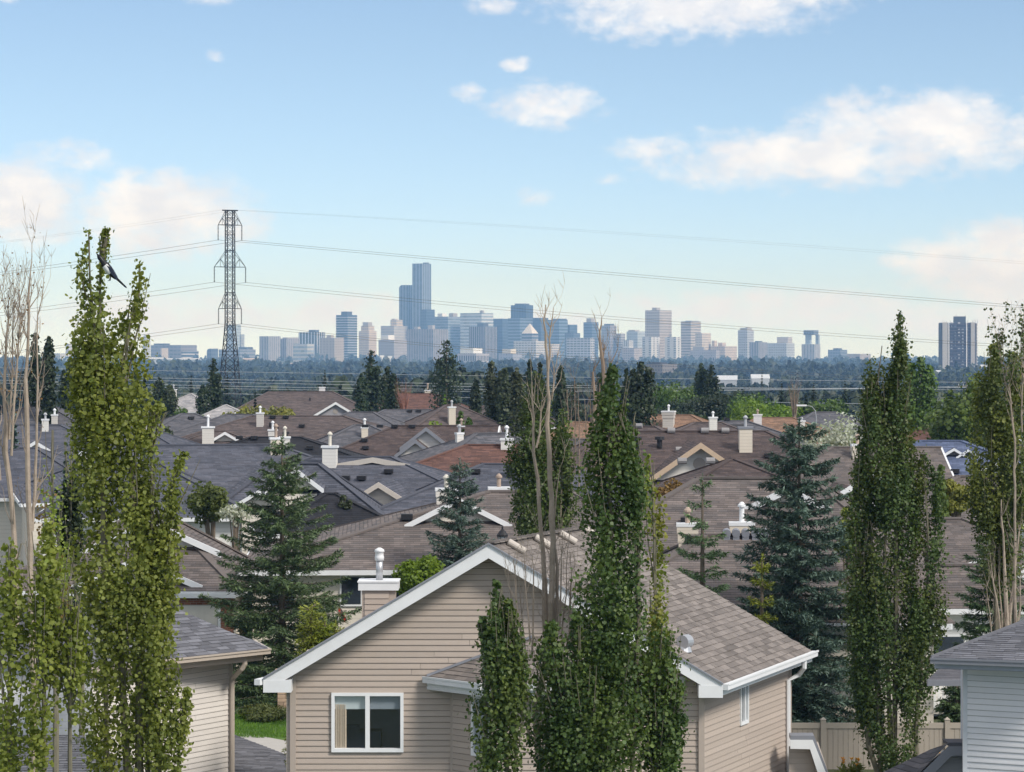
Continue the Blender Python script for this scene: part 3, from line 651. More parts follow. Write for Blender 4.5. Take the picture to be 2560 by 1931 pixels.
def house(label, u, v, d, yaw, L, W, rise, roof, wall=CREAM, ends='hh', hl=None, hr=None, oh=.45, trim=None, gables=(), chims=(), vents=(), wins=(), group=None, name='house', ucol=True):
    c = P(u, v, d); gz = tz(c.x, d); e = empty(name, (c.x, d, gz), label, 'house', group or 'houses of the suburb below', rz=rad(yaw))
    zr = c.z - gz; ze = zr - rise; trim = trim or WHITE; rm = roofmat(roof); wm = sidingmat(wall)
    h = L / 2; w = W / 2; hl = w if hl is None else hl; hr = w if hr is None else hr
    x0 = -h + (hl if ends[0] == 'h' else 0); x1 = h - (hr if ends[1] == 'h' else 0)
    A, B, C, D = (Vector(q) for q in ((-h, -w, ze), (h, -w, ze), (h, w, ze), (-h, w, ze))); R0 = Vector((x0, 0, zr)); R1 = Vector((x1, 0, zr))
    mb = MB(); fs = [[A, B, R1, R0], [C, D, R0, R1]]
    if ends[0] == 'h': fs.append([D, A, R0])
    if ends[1] == 'h': fs.append([B, C, R1])
    for f in fs: mb.face(f, planeuv(f))
    mb.build('roof', rm, e)
    cap = MB(); hips = [(R0, R1)] + ([(R0, A), (R0, D)] if ends[0] == 'h' else []) + ([(R1, B), (R1, C)] if ends[1] == 'h' else [])
    for a, b in hips:
        if (a - b).length > .3: cap.beam(a + Vector((0, 0, .035)), b + Vector((0, 0, .035)), .3, .07)
    cap.build('ridge_cap', mat('ridge_%d_%d_%d' % tuple(int(q * 1000) for q in roof), tuple(q * 1.12 for q in roof), .9, var=.2), e)
    gb = MB(); dz = Vector((0, 0, -.012))
    gb.beam(A + dz, B + dz, .12, .17); gb.beam(C + dz, D + dz, .12, .17)
    if ends[0] == 'h': gb.beam(D + dz, A + dz, .12, .17)
    if ends[1] == 'h': gb.beam(B + dz, C + dz, .12, .17)
    gb.build('gutter', trim, e)
    MB().face([A - Vector((0, 0, .16)), D - Vector((0, 0, .16)), C - Vector((0, 0, .16)), B - Vector((0, 0, .16))]).build('soffit', WHITE, e)
    wb = MB(); wb.box((0, 0, (ze - .17) / 2), (L - 2 * oh, W - 2 * oh, ze - .17))
    for sg, en in ((-1, ends[0]), (1, ends[1])):
        if en == 'g':
            xx = sg * (h - oh); wi = w - oh
            wb.face([(xx, -wi, ze - .17), (xx, wi, ze - .17), (xx, 0, zr - rise * oh / w - .05)])
            rb = MB()
            for sy in (-1, 1): rb.beam((sg * h, sy * w, ze + .01), (sg * h, 0, zr + .01), .09, .24, (1, 0, 0))
            rb.build('rake_board', trim, e)
    wb.build('wall', wm, e)
    for g in gables:
        sd, gx, gw, out = g[:4]; k = g[4] if len(g) > 4 else {}
        p = k.get('p', .62); yf = w + out; hh = gw / 2
        zb = ze if out >= 0 else zr - yf / w * rise
        zb += k.get('zb', 0); zg = zb + hh * p; yb = lambda z: max(0, (zr - z) / rise * w)
        tr = k.get('trim', trim); ov = .02
        Yf = -yf if sd < 0 else yf; S = -1 if sd < 0 else 1
        zg = min(zg, zr - .02)
        l0 = Vector((gx - hh, Yf, zb)); r0 = Vector((gx + hh, Yf, zb)); t0 = Vector((gx, Yf, zg)); t1 = Vector((gx, S * max(0, yb(zg) - .1), zg)); l1 = Vector((gx - hh, S * yb(zb) - S * .15, zb)); r1 = Vector((gx + hh, S * yb(zb) - S * .15, zb))
        q = MB(); grm = roofmat(k['roof']) if 'roof' in k else rm
        for f in ([l1, l0, t0, t1], [r0, r1, t1, t0]): q.face(f, planeuv(f))
        go = q.build('gable_roof', grm, e)
        q = MB(); bh = k.get('bh', .26)
        for a in (l0, r0): q.beam(a + Vector((0, S * .03, .02)), t0 + Vector((0, S * .03, .02)), .09, bh, (0, 1, 0))
        q.build('rake_board', tr, go)
        yi = Yf - S * k.get('deep', .3); q = MB(); i = .12
        q.face([(gx - hh + i, yi, zb - .02), (gx + hh - i, yi, zb - .02), (gx, yi, zg - .1)])
        if out > .8: q.box((gx, (yi + S * (w - oh)) / 2, zb / 2 - .1), (gw - .7, abs(yi - S * (w - oh)), zb - .22))
        q.build('gable_wall', sidingmat(k.get('wall', wall)) if not k.get('dark') else M_GREYF, go)
        if k.get('band'): MB().box((gx, yi - S * -.06, zb + .02), (gw * .98, .2, .2)).build('gable_sill', tr, go)
        if k.get('vent'): MB().tube([(gx, yi - .01 if S < 0 else yi + .01, zb + (zg - zb) * .42), (gx, yi + S * .05, zb + (zg - zb) * .42)], k['vent'], 14).build('gable_vent', mat('gable_vent_tan', k.get('ventcol', (.35, .31, .28)), .7), go)
    for ch in chims:
        cx, cy, up, cw = ch[:4]; kd = ch[4] if len(ch) > 4 else 'plain'; fl = .75 * (ch[5] if len(ch) > 5 else .85)
        zz = zr - min(1, abs(cy) / w) * rise
        cw *= .78 if kd == 'flare' else .66; chimney(e, cx, cy, zz - 1.2, zr + (up * .66 - .08 if up > 0 else up - .12), cw, cw * .75, kd, flue=fl * .85)
    for vt in vents:
        vx, t, kd = vt[:3]; S = -1 if t >= 0 else 1; t = abs(t); y = S * w * t; z = zr - rise * t
        q = MB()
        if kd == 'b': q.box((vx, y, z + .12), (.42, .40, .20)); nm, mm = 'roof_vent', M_DARKV
        elif kd == 'g': q.tube([(vx - .2, y, z + .14), (vx + .2, y, z + .14)], [.15, .15], 8); nm, mm = 'roof_vent', M_VENTG
        elif kd == 'h': q.tube([(vx, y - .12, z + .16), (vx, y + .25, z + .19)], [.13, .13], 10); q.box((vx, y, z + .04), (.2, .2, .2)); nm, mm = 'roof_vent', M_GREYF
        elif kd == 'p': q.tube([(vx, y, z), (vx, y, z + .42), (vx, y, z + .43), (vx, y, z + .6)], [.14, .14, .26, .24], 8); nm, mm = 'turbine_vent', M_DARKV
        else: q.tube([(vx, y, z), (vx, y, z + .35)], [.1, .08], 7); nm, mm = 'vent_pipe', M_DARKV
        q.build(nm, mm, e)
    for wn in wins:
        side, wx, wz, ww, wh = wn
        y = -(w - oh) - .03
        fr = MB(); fr.box((wx, y, wz), (ww, .07, wh)).build('window', WHITE, e)
        f = e.children[-1] if e.children else None
        fo = [o for o in e.children if o.name.startswith('window')][-1]
        MB().box((wx - ww * .25, y - .03, wz), (ww * .42, .04, wh - .16)).build('pane', M_GLASSD, fo); MB().box((wx + ww * .25, y - .03, wz), (ww * .42, .04, wh - .16)).build('pane', M_GLASSD, fo)
    return e

def suburb():
    H = house
    wt = (.70, .69, .66)
    # second row, just behind the near houses
    H('large brown-roofed house with two flared white chimneys, behind the front house', 1190, 1228, 104, 3, 17, 12, 2.45, R_TAUPE, CREAM, hl=9, hr=5,
      gables=[(-1, -.75, 3.9, -3.3, {'p': .5, 'bh': .2})], chims=[(-1.1, .3, .12, 1.0, 'flare', .7), (.9, 1.0, .12, 1.0, 'flare', .7)],
      vents=[(-2.6, .38, 'b'), (2.3, .55, 'b'), (1.9, .35, 'g')], wins=[(-1, -4.2, 3.2, 1.6, 1.1), (-1, -2.6, 3.2, 1.5, 1.1), (-1, -2.6, 1.7, 1.5, 1.0), (-1, -7, 3.1, .9, 1.0)])
    H('grey-brown roofed house with flat-topped white chimneys and dark ridge vents', 1885, 1337, 87, -3, 11, 11, 2.2, R_TAUPE, CREAM, hl=4, hr=3, chims=[(-2.05, .9, .42, .86, 'flare', .7), (-.35, .9, .48, .98, 'flare', .9)], vents=[(-.85, .05, 'h'), (-.56, .05, 'h'), (-.27, .05, 'h'), (.03, .05, 'h'), (.33, .05, 'h'), (-1.95, .10, 'b')])
    H('broad grey-brown roof rising behind the flat-topped white chimneys', 1855, 1195, 99, -8, 13, 12.5, 2.9, R_TAUPE, CREAM, hl=5, hr=4, vents=[(-1.7, .50, 'b')],
      gables=[(-1, 1.7, 3.0, -4.2, {'p': .5})])
    H('weathered dark brown roof with missing-looking pale shingles behind the orange bush', 1830, 1146, 128, 6, 11, 11, 2.3, R_DKBR, CREAM, vents=[(-2.4, .1, 'g'), (-1.1, .1, 'g'), (1.8, .8, 'b')],
      gables=[(-1, 4.2, 4.2, .3)])
    H('brown-roofed house with white rakes and a brick garage front, behind the left poplar', 330, 1290, 100, -2, 9, 9, 2.3, R_TAUPE, CREAM, hr=3.2, gables=[(-1, 1.0, 5.0, -2.3, {'p': .55, 'bh': .22}), (-1, .9, 4.5, -.3, {'p': .43, 'bh': .22})])
    H('taupe-roofed house with a pale wall right of the dark green columnar poplar', 2370, 1296, 101, 4, 10, 9, 1.9, R_TAUPE, wt, 'hh', gables=[(-1, -.1, 4.2, .9, {'p': .4}), (-1, 2.0, 3, .2, {'p': .5})])
    H('taupe garage roof below the pale wall at the right', 2385, 1412, 91, 2, 7, 5, 1.2, R_TAUPE, wt, 'hh', wins=[(-1, 0, 2.2, 2.4, .8)])
    # third row
    H('slate-blue hip roof with white chimney and a cream gable at its right', 905, 1142, 140, -7, 17, 14, 2.5, R_BLUEG, CREAM, hl=6, hr=7,
      gables=[(-1, 2.1, 5.0, .4, {'p': .62, 'trim': mat('cream_trim', (.55, .50, .44), .6)}), (-1, .7, 3.8, -6.0, {'p': .5, 'dark': 1, 'trim': mat('cream_trim', (.55, .50, .44), .6)})],
      chims=[(-1.4, -1.2, .85, 1.15, 'plain', 1.0), (-1.65, -6.2, -1.25, 1.35, 'dark', 1.15)], vents=[(1.7, .30, 'b'), (-.3, .42, 'b'), (.5, .42, 'b'), (-2.9, .52, 's')])
    H('long slate-blue roof with a cream gable, behind the left spruce tip', 540, 1112, 142, 12, 20, 14, 2.5, R_BLUEG, CREAM, hl=6, hr=7, gables=[(-1, 2.1, 5.6, .6, {'trim': mat('slate_trim', (.22, .23, .27), .6)}), (1, -2, 3, 0)],
      chims=[(2.9, -1.2, .55, .95, 'plain', 1.0), (3.3, -5, -1.4, .9, 'plain', .8)])
    H('white-raked cream gable house half hidden behind the left spruce', 742, 1158, 128, 2, 9, 7, 2.6, R_BLUEG, CREAM, 'hh', gables=[(-1, .08, 2.6, .9, {'p': .8, 'bh': .22, 'zb': 1.6}), (-1, -1.5, 2.2, .9, {'p': .6, 'bh': .18, 'zb': .9}), (-1, 1.5, 2.0, 1.2, {'trim': M_GREYF, 'zb': .3})])
    H('black roof sloping behind the slate chimney, right of the spruce', 826, 1234, 119, 10, 6.4, 6, 1.5, R_BLACK, CREAM)
    H('charcoal black hip roof between the slate roofs and the brown roofs', 690, 1093, 170, 3, 17, 13, 2.3, R_BLACK, CREAM, hl=7, hr=7, chims=[(.6, -2, .1, 1.0, 'plain', .9)], vents=[(-2.2, .06, 'b'), (-1.3, .06, 'b'), (2.1, .30, 'b'), (3.3, .28, 'b')], gables=[(-1, 1.4, 3, .4)])
    H('dark red-brown roof with a white corner chimney, behind the small blue spruce', 1215, 1112, 150, -5, 15, 12, 2.4, R_RED, CREAM, hl=6.5, hr=4, chims=[(1.15, -.4, .5, 1.0, 'plain', 1.0)])
    H('grey roof sloping left from the dark red-brown roof', 1172, 1084, 165, 24, 13, 12, 2.8, R_GREY, CREAM, hl=7, hr=4, chims=[(-.6, 0, .05, .7, 'plain', .7)])
    H('slate roof with black vents right of the small blue spruce', 1262, 1160, 132, -3, 12, 10, 2.1, R_BLUEG, CREAM, vents=[(-1.3, .2, 'b'), (.3, .28, 'p'), (2.2, .28, 'b')])
    H('dark brown roof with a big beige-trimmed cream gable and round vent', 1705, 1078, 150, 2, 19, 14, 2.6, R_DKBR, CREAM, hl=6, hr=5, gables=[(-1, .25, 5.5, .4, {'p': .69, 'zb': .3, 'bh': .30, 'deep': .7, 'wall': (.70, .67, .62), 'trim': mat('beige_rake', (.50, .38, .27), .6), 'vent': .32}), (-1, 6.2, 3.6, .4, {'p': .5})],
      chims=[(3.1, -2.6, .42, 1.15, 'dark', .85)], vents=[(-.6, .04, 'g'), (1.2, .04, 'g'), (2.3, .04, 'g'), (-2.6, .32, 'p'), (-1.4, .32, 'p'), (-.4, .40, 'g'), (4.2, .5, 'b'), (-2.3, .78, 's')])
    H('plum-brown hip roof behind the beige-trimmed gable house at its left', 1600, 1066, 172, -15, 13, 11, 2.2, R_BROWN, CREAM, vents=[(0, .05, 'g')])
    H('grey-brown roof with a white rake and chimney, left of the tall right poplar', 2105, 1118, 140, 3, 10, 9, 2.0, R_TAUPE, wt, 'hg', gables=[(-1, .66, 3.0, .4, {'p': .62, 'bh': .2, 'wall': (.58, .60, .64)})], chims=[(.6, -1, .25, .8, 'flare', .7)], vents=[(-1.6, -.1, 'b')])
    H('bright blue roof with twin white-trimmed dormers at the right', 2352, 1102, 142, -6, 15, 13, 2.4, R_BLUE, wt, gables=[(-1, .56, 1.5, -4.4, {'p': .6, 'bh': .14, 'roof': R_GREY, 'wall': (.3, .28, .28)}), (-1, 1.25, 1.2, -4.4, {'p': .65, 'bh': .12, 'wall': (.3, .25, .23)}), (-1, 2.3, 3.6, -1.2, {'p': .6, 'bh': .2})],
      vents=[(-2.3, .3, 'b'), (-1.0, .3, 'b'), (-.7, .62, 'b'), (.5, .62, 'b'), (1.7, .62, 'b')])
    H('brown-grey roof end beside the golden bush at the right', 2452, 1190, 118, 8, 9, 7, 1.8, R_TAUPE, wt)
    # fourth row
    H('brown roof with a cream chimney and small white gable at the left', 545, 1078, 198, 4, 15, 13, 2.4, R_BROWN, CREAM, hl=7, hr=7, chims=[(-.6, -2.5, .55, 1.35, 'plain', 1.2)], gables=[(-1, .55, 2.6, -4.4, {'p': .62, 'bh': .2})], vents=[(-1.1, .78, 'b'), (.3, .78, 'b')])
    H('slate-grey roof behind the cream chimney near the pylon foot', 600, 1036, 215, -4, 14, 12, 2.2, R_GREY, CREAM)
    H('grey roof sloping down left of the pylon foot', 470, 1034, 225, 20, 12, 11, 2.2, R_GREY, CREAM, vents=[(0, .2, 'b')])
    H('large brown hip roof with two chimneys in the middle distance', 760, 1040, 212, -5, 24, 15, 2.7, R_BROWN, CREAM, hl=8, hr=9, chims=[(-3.0, -2.0, .4, .85, 'plain', .7), (-1.35, -6, -.85, 1.0, 'plain', .9)],
      vents=[(-2.3, .07, 'b'), (-1.3, .07, 'b'), (.2, .30, 'b'), (-1.6, .34, 's'), (-.6, .62, 'p'), (.3, .62, 'b'), (-2.2, .3, 's')])
    H('small grey-roofed house with a cream chimney right of the large brown roof', 905, 1062, 205, 6, 8, 7, 1.6, R_GREY, CREAM, chims=[(.1, -1.8, -.1, .8, 'plain', .9)])
    H('top brown-roofed house with a white pediment gable near the valley edge', 757, 979, 335, 3, 19, 14, 3.0, R_BROWN, (.36, .35, .36), hl=5.5, hr=6, gables=[(-1, 4.0, 6.2, 1.5, {'p': .6, 'bh': .3, 'band': 1, 'wall': (.30, .29, .31), 'vent': .3, 'ventcol': (.75, .75, .75)}), (-1, -4.4, 4, 1.2, {'trim': M_GREYF})], chims=[(2.3, 1, .75, 1.2, 'plain', 0)], vents=[(.9, .35, 's')])
    H('grey roof with small dark vents below the dark poplar pair', 905, 1030, 245, -10, 13, 11, 2.4, R_GREY, CREAM, vents=[(-1, .5, 'b'), (-.3, .6, 'b')])
    H('grey curved-looking roof under the bare reddish shrub', 1020, 1024, 250, 8, 15, 11, 2.2, R_GREY, CREAM, vents=[(.1, .1, 'b'), (.9, .1, 'b')])
    H('brown roof with two stepped grey-trimmed gables left of the middle poplars', 1010, 1064, 190, -4, 13, 12, 2.6, R_DKBR, (.62, .60, .56), 'hg', gables=[(-1, 1.9, 3.5, -2.0, {'p': .77, 'zb': .35, 'trim': M_GREYF, 'wall': (.68, .66, .62)}), (-1, 1.3, 2.8, -1.0, {'p': .75, 'zb': .3, 'trim': M_GREYF, 'wall': (.68, .66, .62)})], vents=[(-2.6, .06, 'b'), (-1.6, .06, 'b'), (-.6, .06, 'b'), (.6, .06, 'b'), (-2.4, .40, 'b'), (-2.2, .58, 'b')], chims=[(3.9, 0, .0, .8, 'plain', .7)])
    H('brick-red roof with a white chimney and white-trimmed gable near the valley', 1045, 984, 330, -4, 16, 12, 2.7, R_RED, CREAM, chims=[(1.1, .5, .55, 1.1, 'plain', 1.2)], gables=[(-1, 4.2, 6, .6, {'p': .55, 'bh': .3})])
    H('brown roof with a tall cream chimney behind the lime conifer', 1130, 1012, 245, 14, 11, 10, 2.6, R_BROWN, CREAM, chims=[(-.7, -3, -.1, 1.0, 'plain', .8)])
    H('brown-red roof glimpsed behind the middle dead branches', 1250, 1010, 260, -6, 12, 10, 2.0, R_BROWN, CREAM)
    H('orange-brown roof glimpsed between the centre poplars', 1450, 1055, 190, 2, 10, 9, 2.2, R_RUST, CREAM)
    H('purple-grey roof glimpsed below the orange-brown roof', 1440, 1098, 165, -4, 11, 10, 2.2, R_GREY, CREAM)
    H('blue-grey roof glimpsed beside the centre poplar', 1440, 1168, 130, 3, 9, 9, 2.2, R_BLUEG, CREAM)
    # left side
    H('purple-grey roof with a white chimney at the far left', 100, 1010, 215, -3, 13, 12, 2.6, R_GREY, CREAM, chims=[(-.5, 0, .25, .65, 'plain', 0), (2.0, -4, -.7, .7, 'plain', .6)])
    H('lower slate roof with a white chimney at the far left', 95, 1062, 195, 4, 14, 11, 2.2, R_BLUEG, CREAM, chims=[(.6, -1, .6, .75, 'plain', .6)], gables=[(-1, .4, 4, .4)])
    H('bluish roof behind the left bare trunks', 70, 1120, 150, -5, 12, 11, 2.4, R_BLUEG, CREAM, gables=[(-1, -2, 4, .4)])
    H('pale roofed house with a white chimney left of the pylon', 478, 984, 340, -8, 9, 9, 2.2, R_LIGHT, (.4, .4, .42), chims=[(-2.2, 0, .75, 1.1, 'plain', .8)])
    H('white-gabled house at the foot of the pylon', 565, 1012, 285, 5, 8, 8, 1.8, R_LIGHT, wt, gables=[(-1, 1, 3.5, .3)])
    H('slate roof with a white gable behind the left poplar', 330, 1062, 190, -6, 12, 11, 2.3, R_BLUEG, CREAM, chims=[(1.4, -2, .3, .8, 'plain', .7)], gables=[(-1, 2.8, 3.4, .4), (-1, -1, 4, .4)])
    H('blue-grey roof with a white wall behind the left poplar leaves', 375, 1160, 128, 5, 10, 9, 2.2, R_BLUEG, wt)
    # right side, far
    H('rust-brown roof with a cream chimney in front of the green wood', 1668, 1037, 232, -14, 15, 11, 2.4, R_RUST, CREAM, chims=[(.5, -2, .5, 1.35, 'flare', .75)])
    H('grey-brown roof with a cream chimney left of the solar roof', 1770, 1056, 215, 4, 11, 9, 1.8, R_BROWN, CREAM, chims=[(.1, -2, .65, 1.0, 'plain', .6)])
    sol = H('slate roof carrying a black solar panel, before the lime bushes', 1835, 1052, 222, 10, 12, 10, 2.0, R_GREY, CREAM, chims=[(-.2, 1.0, .1, .1, 'plain', 0)], vents=[(-.6, .0, 'b')])
    h_ = HC - (1052 - HOR) / F * 222
    MB().face([(-2.6, -3.6, h_ - 1.38), (.2, -3.6, h_ - 1.38), (.6, -.8, h_ - .26), (-1.4, -.8, h_ - .26)]).build('solar_panel', M_DARKV, sol)
    H('rust roof with a white chimney below the lime green bushes', 1940, 1044, 245, -5, 14, 11, 2.2, R_RUST, CREAM, chims=[(-1.6, -2, .45, 1.2, 'plain', .6), (2.2, -2, -.2, 1.0, 'plain', .4)], vents=[(-2.5, .3, 'p'), (-.2, .62, 'g')])
    H('dark charcoal roof with a solar edge beneath the street lamp', 2062, 1030, 262, 12, 12, 10, 2.2, R_GREY, CREAM)
    H('brown roof with a black pyramid vent beyond the blue roof', 2350, 1066, 205, -4, 13, 11, 2.2, R_RED, CREAM, vents=[(-.2, .1, 'b'), (2.6, .35, 'p')])
    H('pinkish-brown roof between the two broad right trees', 2360, 1030, 260, 6, 12, 10, 2.4, R_BROWN, CREAM)
    H('reddish roof end behind the far right poplar', 2460, 1086, 200, 3, 10, 9, 2, R_BROWN, CREAM)
suburb()

# ------------------------------------------------------------------ boards and shingles laid one by one
def boards(e, A, B, z0, z1, ex, lim, m, backm, nparts=300, name='siding_board', d_out=.02):
    """horizontal siding on the wall from plan point A to B (seen with A left); lim(z) -> list of (s0, s1)"""
    A = Vector(A); B = Vector(B); L = (B - A).length; t = (B - A) / L; n = Vector((t.y, -t.x)); o = e.location
    k = 0; back = MB(); rest = MB(); cnt = 0; jr = random.Random(int(L * 100))
    nrow = int(round((z1 - z0) / ex))
    rows = sorted(range(nrow), key=lambda r: -(z0 + r * ex))
    for r in rows:
        za = z0 + r * ex; zb = za + ex - .008; la, lb = lim(za + .002, L), lim(zb - .002, L)
        segs = []
        if len(la) == len(lb): segs = [(a[0], a[1], b[0], b[1]) for a, b in zip(la, lb)]
        else:
            q = la if len(la) > len(lb) else lb; segs = [(a[0], a[1], a[0], a[1]) for a in q]
        cut = []
        for a0, a1, b0, b1 in segs:          # vinyl panels meet end to end at staggered seams
            q = a0
            first = True
            while a1 - q > 4.4:
                nq = q + jr.uniform(2.2, 3.7); cut.append((q, nq - .006, b0 if first else q, nq - .006)); q = nq; first = False
            cut.append((q, a1, b0 if first else q, b1))
        for a0, a1, b0, b1 in cut:
            if max(a1 - a0, b1 - b0) < .02: continue
            b1 = max(b1, b0)
            def pt(s, out, z): p = A + t * s + n * out; return Vector((p.x, p.y, z))
            mb = MB() if cnt < nparts else rest
            q = [pt(a0, 0, za), pt(a0, d_out, za), pt(a0, d_out, za + .02), pt(b0, .004, zb)], [pt(a1, 0, za), pt(a1, d_out, za), pt(a1, d_out, za + .02), pt(b1, .004, zb)]
            for i in range(3): mb.face([q[0][i], q[1][i], q[1][i + 1], q[0][i + 1]])
            mb.face(q[0]); mb.face(q[1][::-1])
            if cnt < nparts: mb.build(name, m, e, world=True)
            cnt += 1
            back.face([pt(a0, -.012, za), pt(a1, -.012, za), pt(b1, -.012, zb + .008), pt(b0, -.012, zb + .008)])
    back.build('wall', backm, e, world=True)
    r = rest.build(name, m, e, world=True)
    if r: r['kind'] = 'stuff'
def shingles(e, poly, m, under, ex=.15, tab=.31, nparts=300, seed=1):
    """courses of single tabs over a roof plane; poly[0]->poly[1] is the eave"""
    rng = random.Random(seed); P3 = [Vector(p) for p in poly]; O = P3[0]; eu = (P3[1] - P3[0]).normalized(); nn = eu.cross(P3[-1] - O).normalized(); ev = nn.cross(eu).normalized()
    if ev.z < 0: ev = -ev
    if nn.z < 0: nn = -nn
    for p in P3[2:]: p.z -= (p - O).dot(nn) / nn.z
    q2 = [((p - O).dot(eu), (p - O).dot(ev)) for p in P3]
    def span(y):
        xs = []
        for (xa, ya), (xb, yb) in zip(q2, q2[1:] + q2[:1]):
            if (ya - y) * (yb - y) < 0: xs.append(xa + (xb - xa) * (y - ya) / (yb - ya))
        return (min(xs), max(xs)) if len(xs) >= 2 else None
    top = max(y for _, y in q2); k = 0; rest = MB(); tabs = []
    for r in range(int(top / ex) + 1):
        y0 = r * ex; sp = span(min(y0 + .5 * ex, top - .003)); s0 = span(max(y0, .002)); s1 = span(min(y0 + ex, top - .002))
        if not sp or not s0 or not s1: continue
        x = sp[0] - rng.uniform(0, tab)
        while x < sp[1]:
            w = tab * rng.choice((.6, .85, 1, 1, 1.25)); a, b = max(x, sp[0]), min(x + w - .006, sp[1]); x += w
            if b - a > .03:
                la = s0[0] if a == sp[0] else a; lb = s1[0] if a == sp[0] else a; ra = s0[1] if b == sp[1] else b; rb = s1[1] if b == sp[1] else b
                tabs.append((la, ra, y0 - rng.uniform(-.004, .01), lb, rb, min(y0 + ex * 1.12, top), rng.uniform(.014, .026)))
    tabs.sort(key=lambda t: ((O + eu * t[0] + ev * t[2]).y))
    for la, ra, ya, lb, rb, yb, th in tabs:
        mb = MB() if k < nparts else rest; k += 1
        g = lambda x, y, h: O + eu * x + ev * y + nn * h
        a, b, c, d = g(la, ya, th), g(ra, ya, th), g(rb, yb, .004), g(lb, yb, .004); a0, b0 = g(la, ya, 0), g(ra, ya, 0)
        mb.face([a, b, c, d]); mb.face([a0, b0, b, a]); mb.face([a0, a, d]); mb.face([b, b0, c])
        if k <= nparts: mb.build('shingle', m, e, world=True)
    r = rest.build('shingle', m, e, world=True)
    if r: r['kind'] = 'stuff'
    MB().face([p - nn * .012 for p in P3]).build('roof_deck', under, e, world=True)
def hump_vent(e, c, dirv, r, L, m, name='roof_vent'):
    c = Vector(c); dv = Vector(dirv).normalized(); mb = MB()
    mb.tube([c - dv * L / 2, c - dv * L * .46, c + dv * L * .46, c + dv * L / 2], [r * .7, r, r, r * .75], 12); return mb.build(name, m, e, world=True)

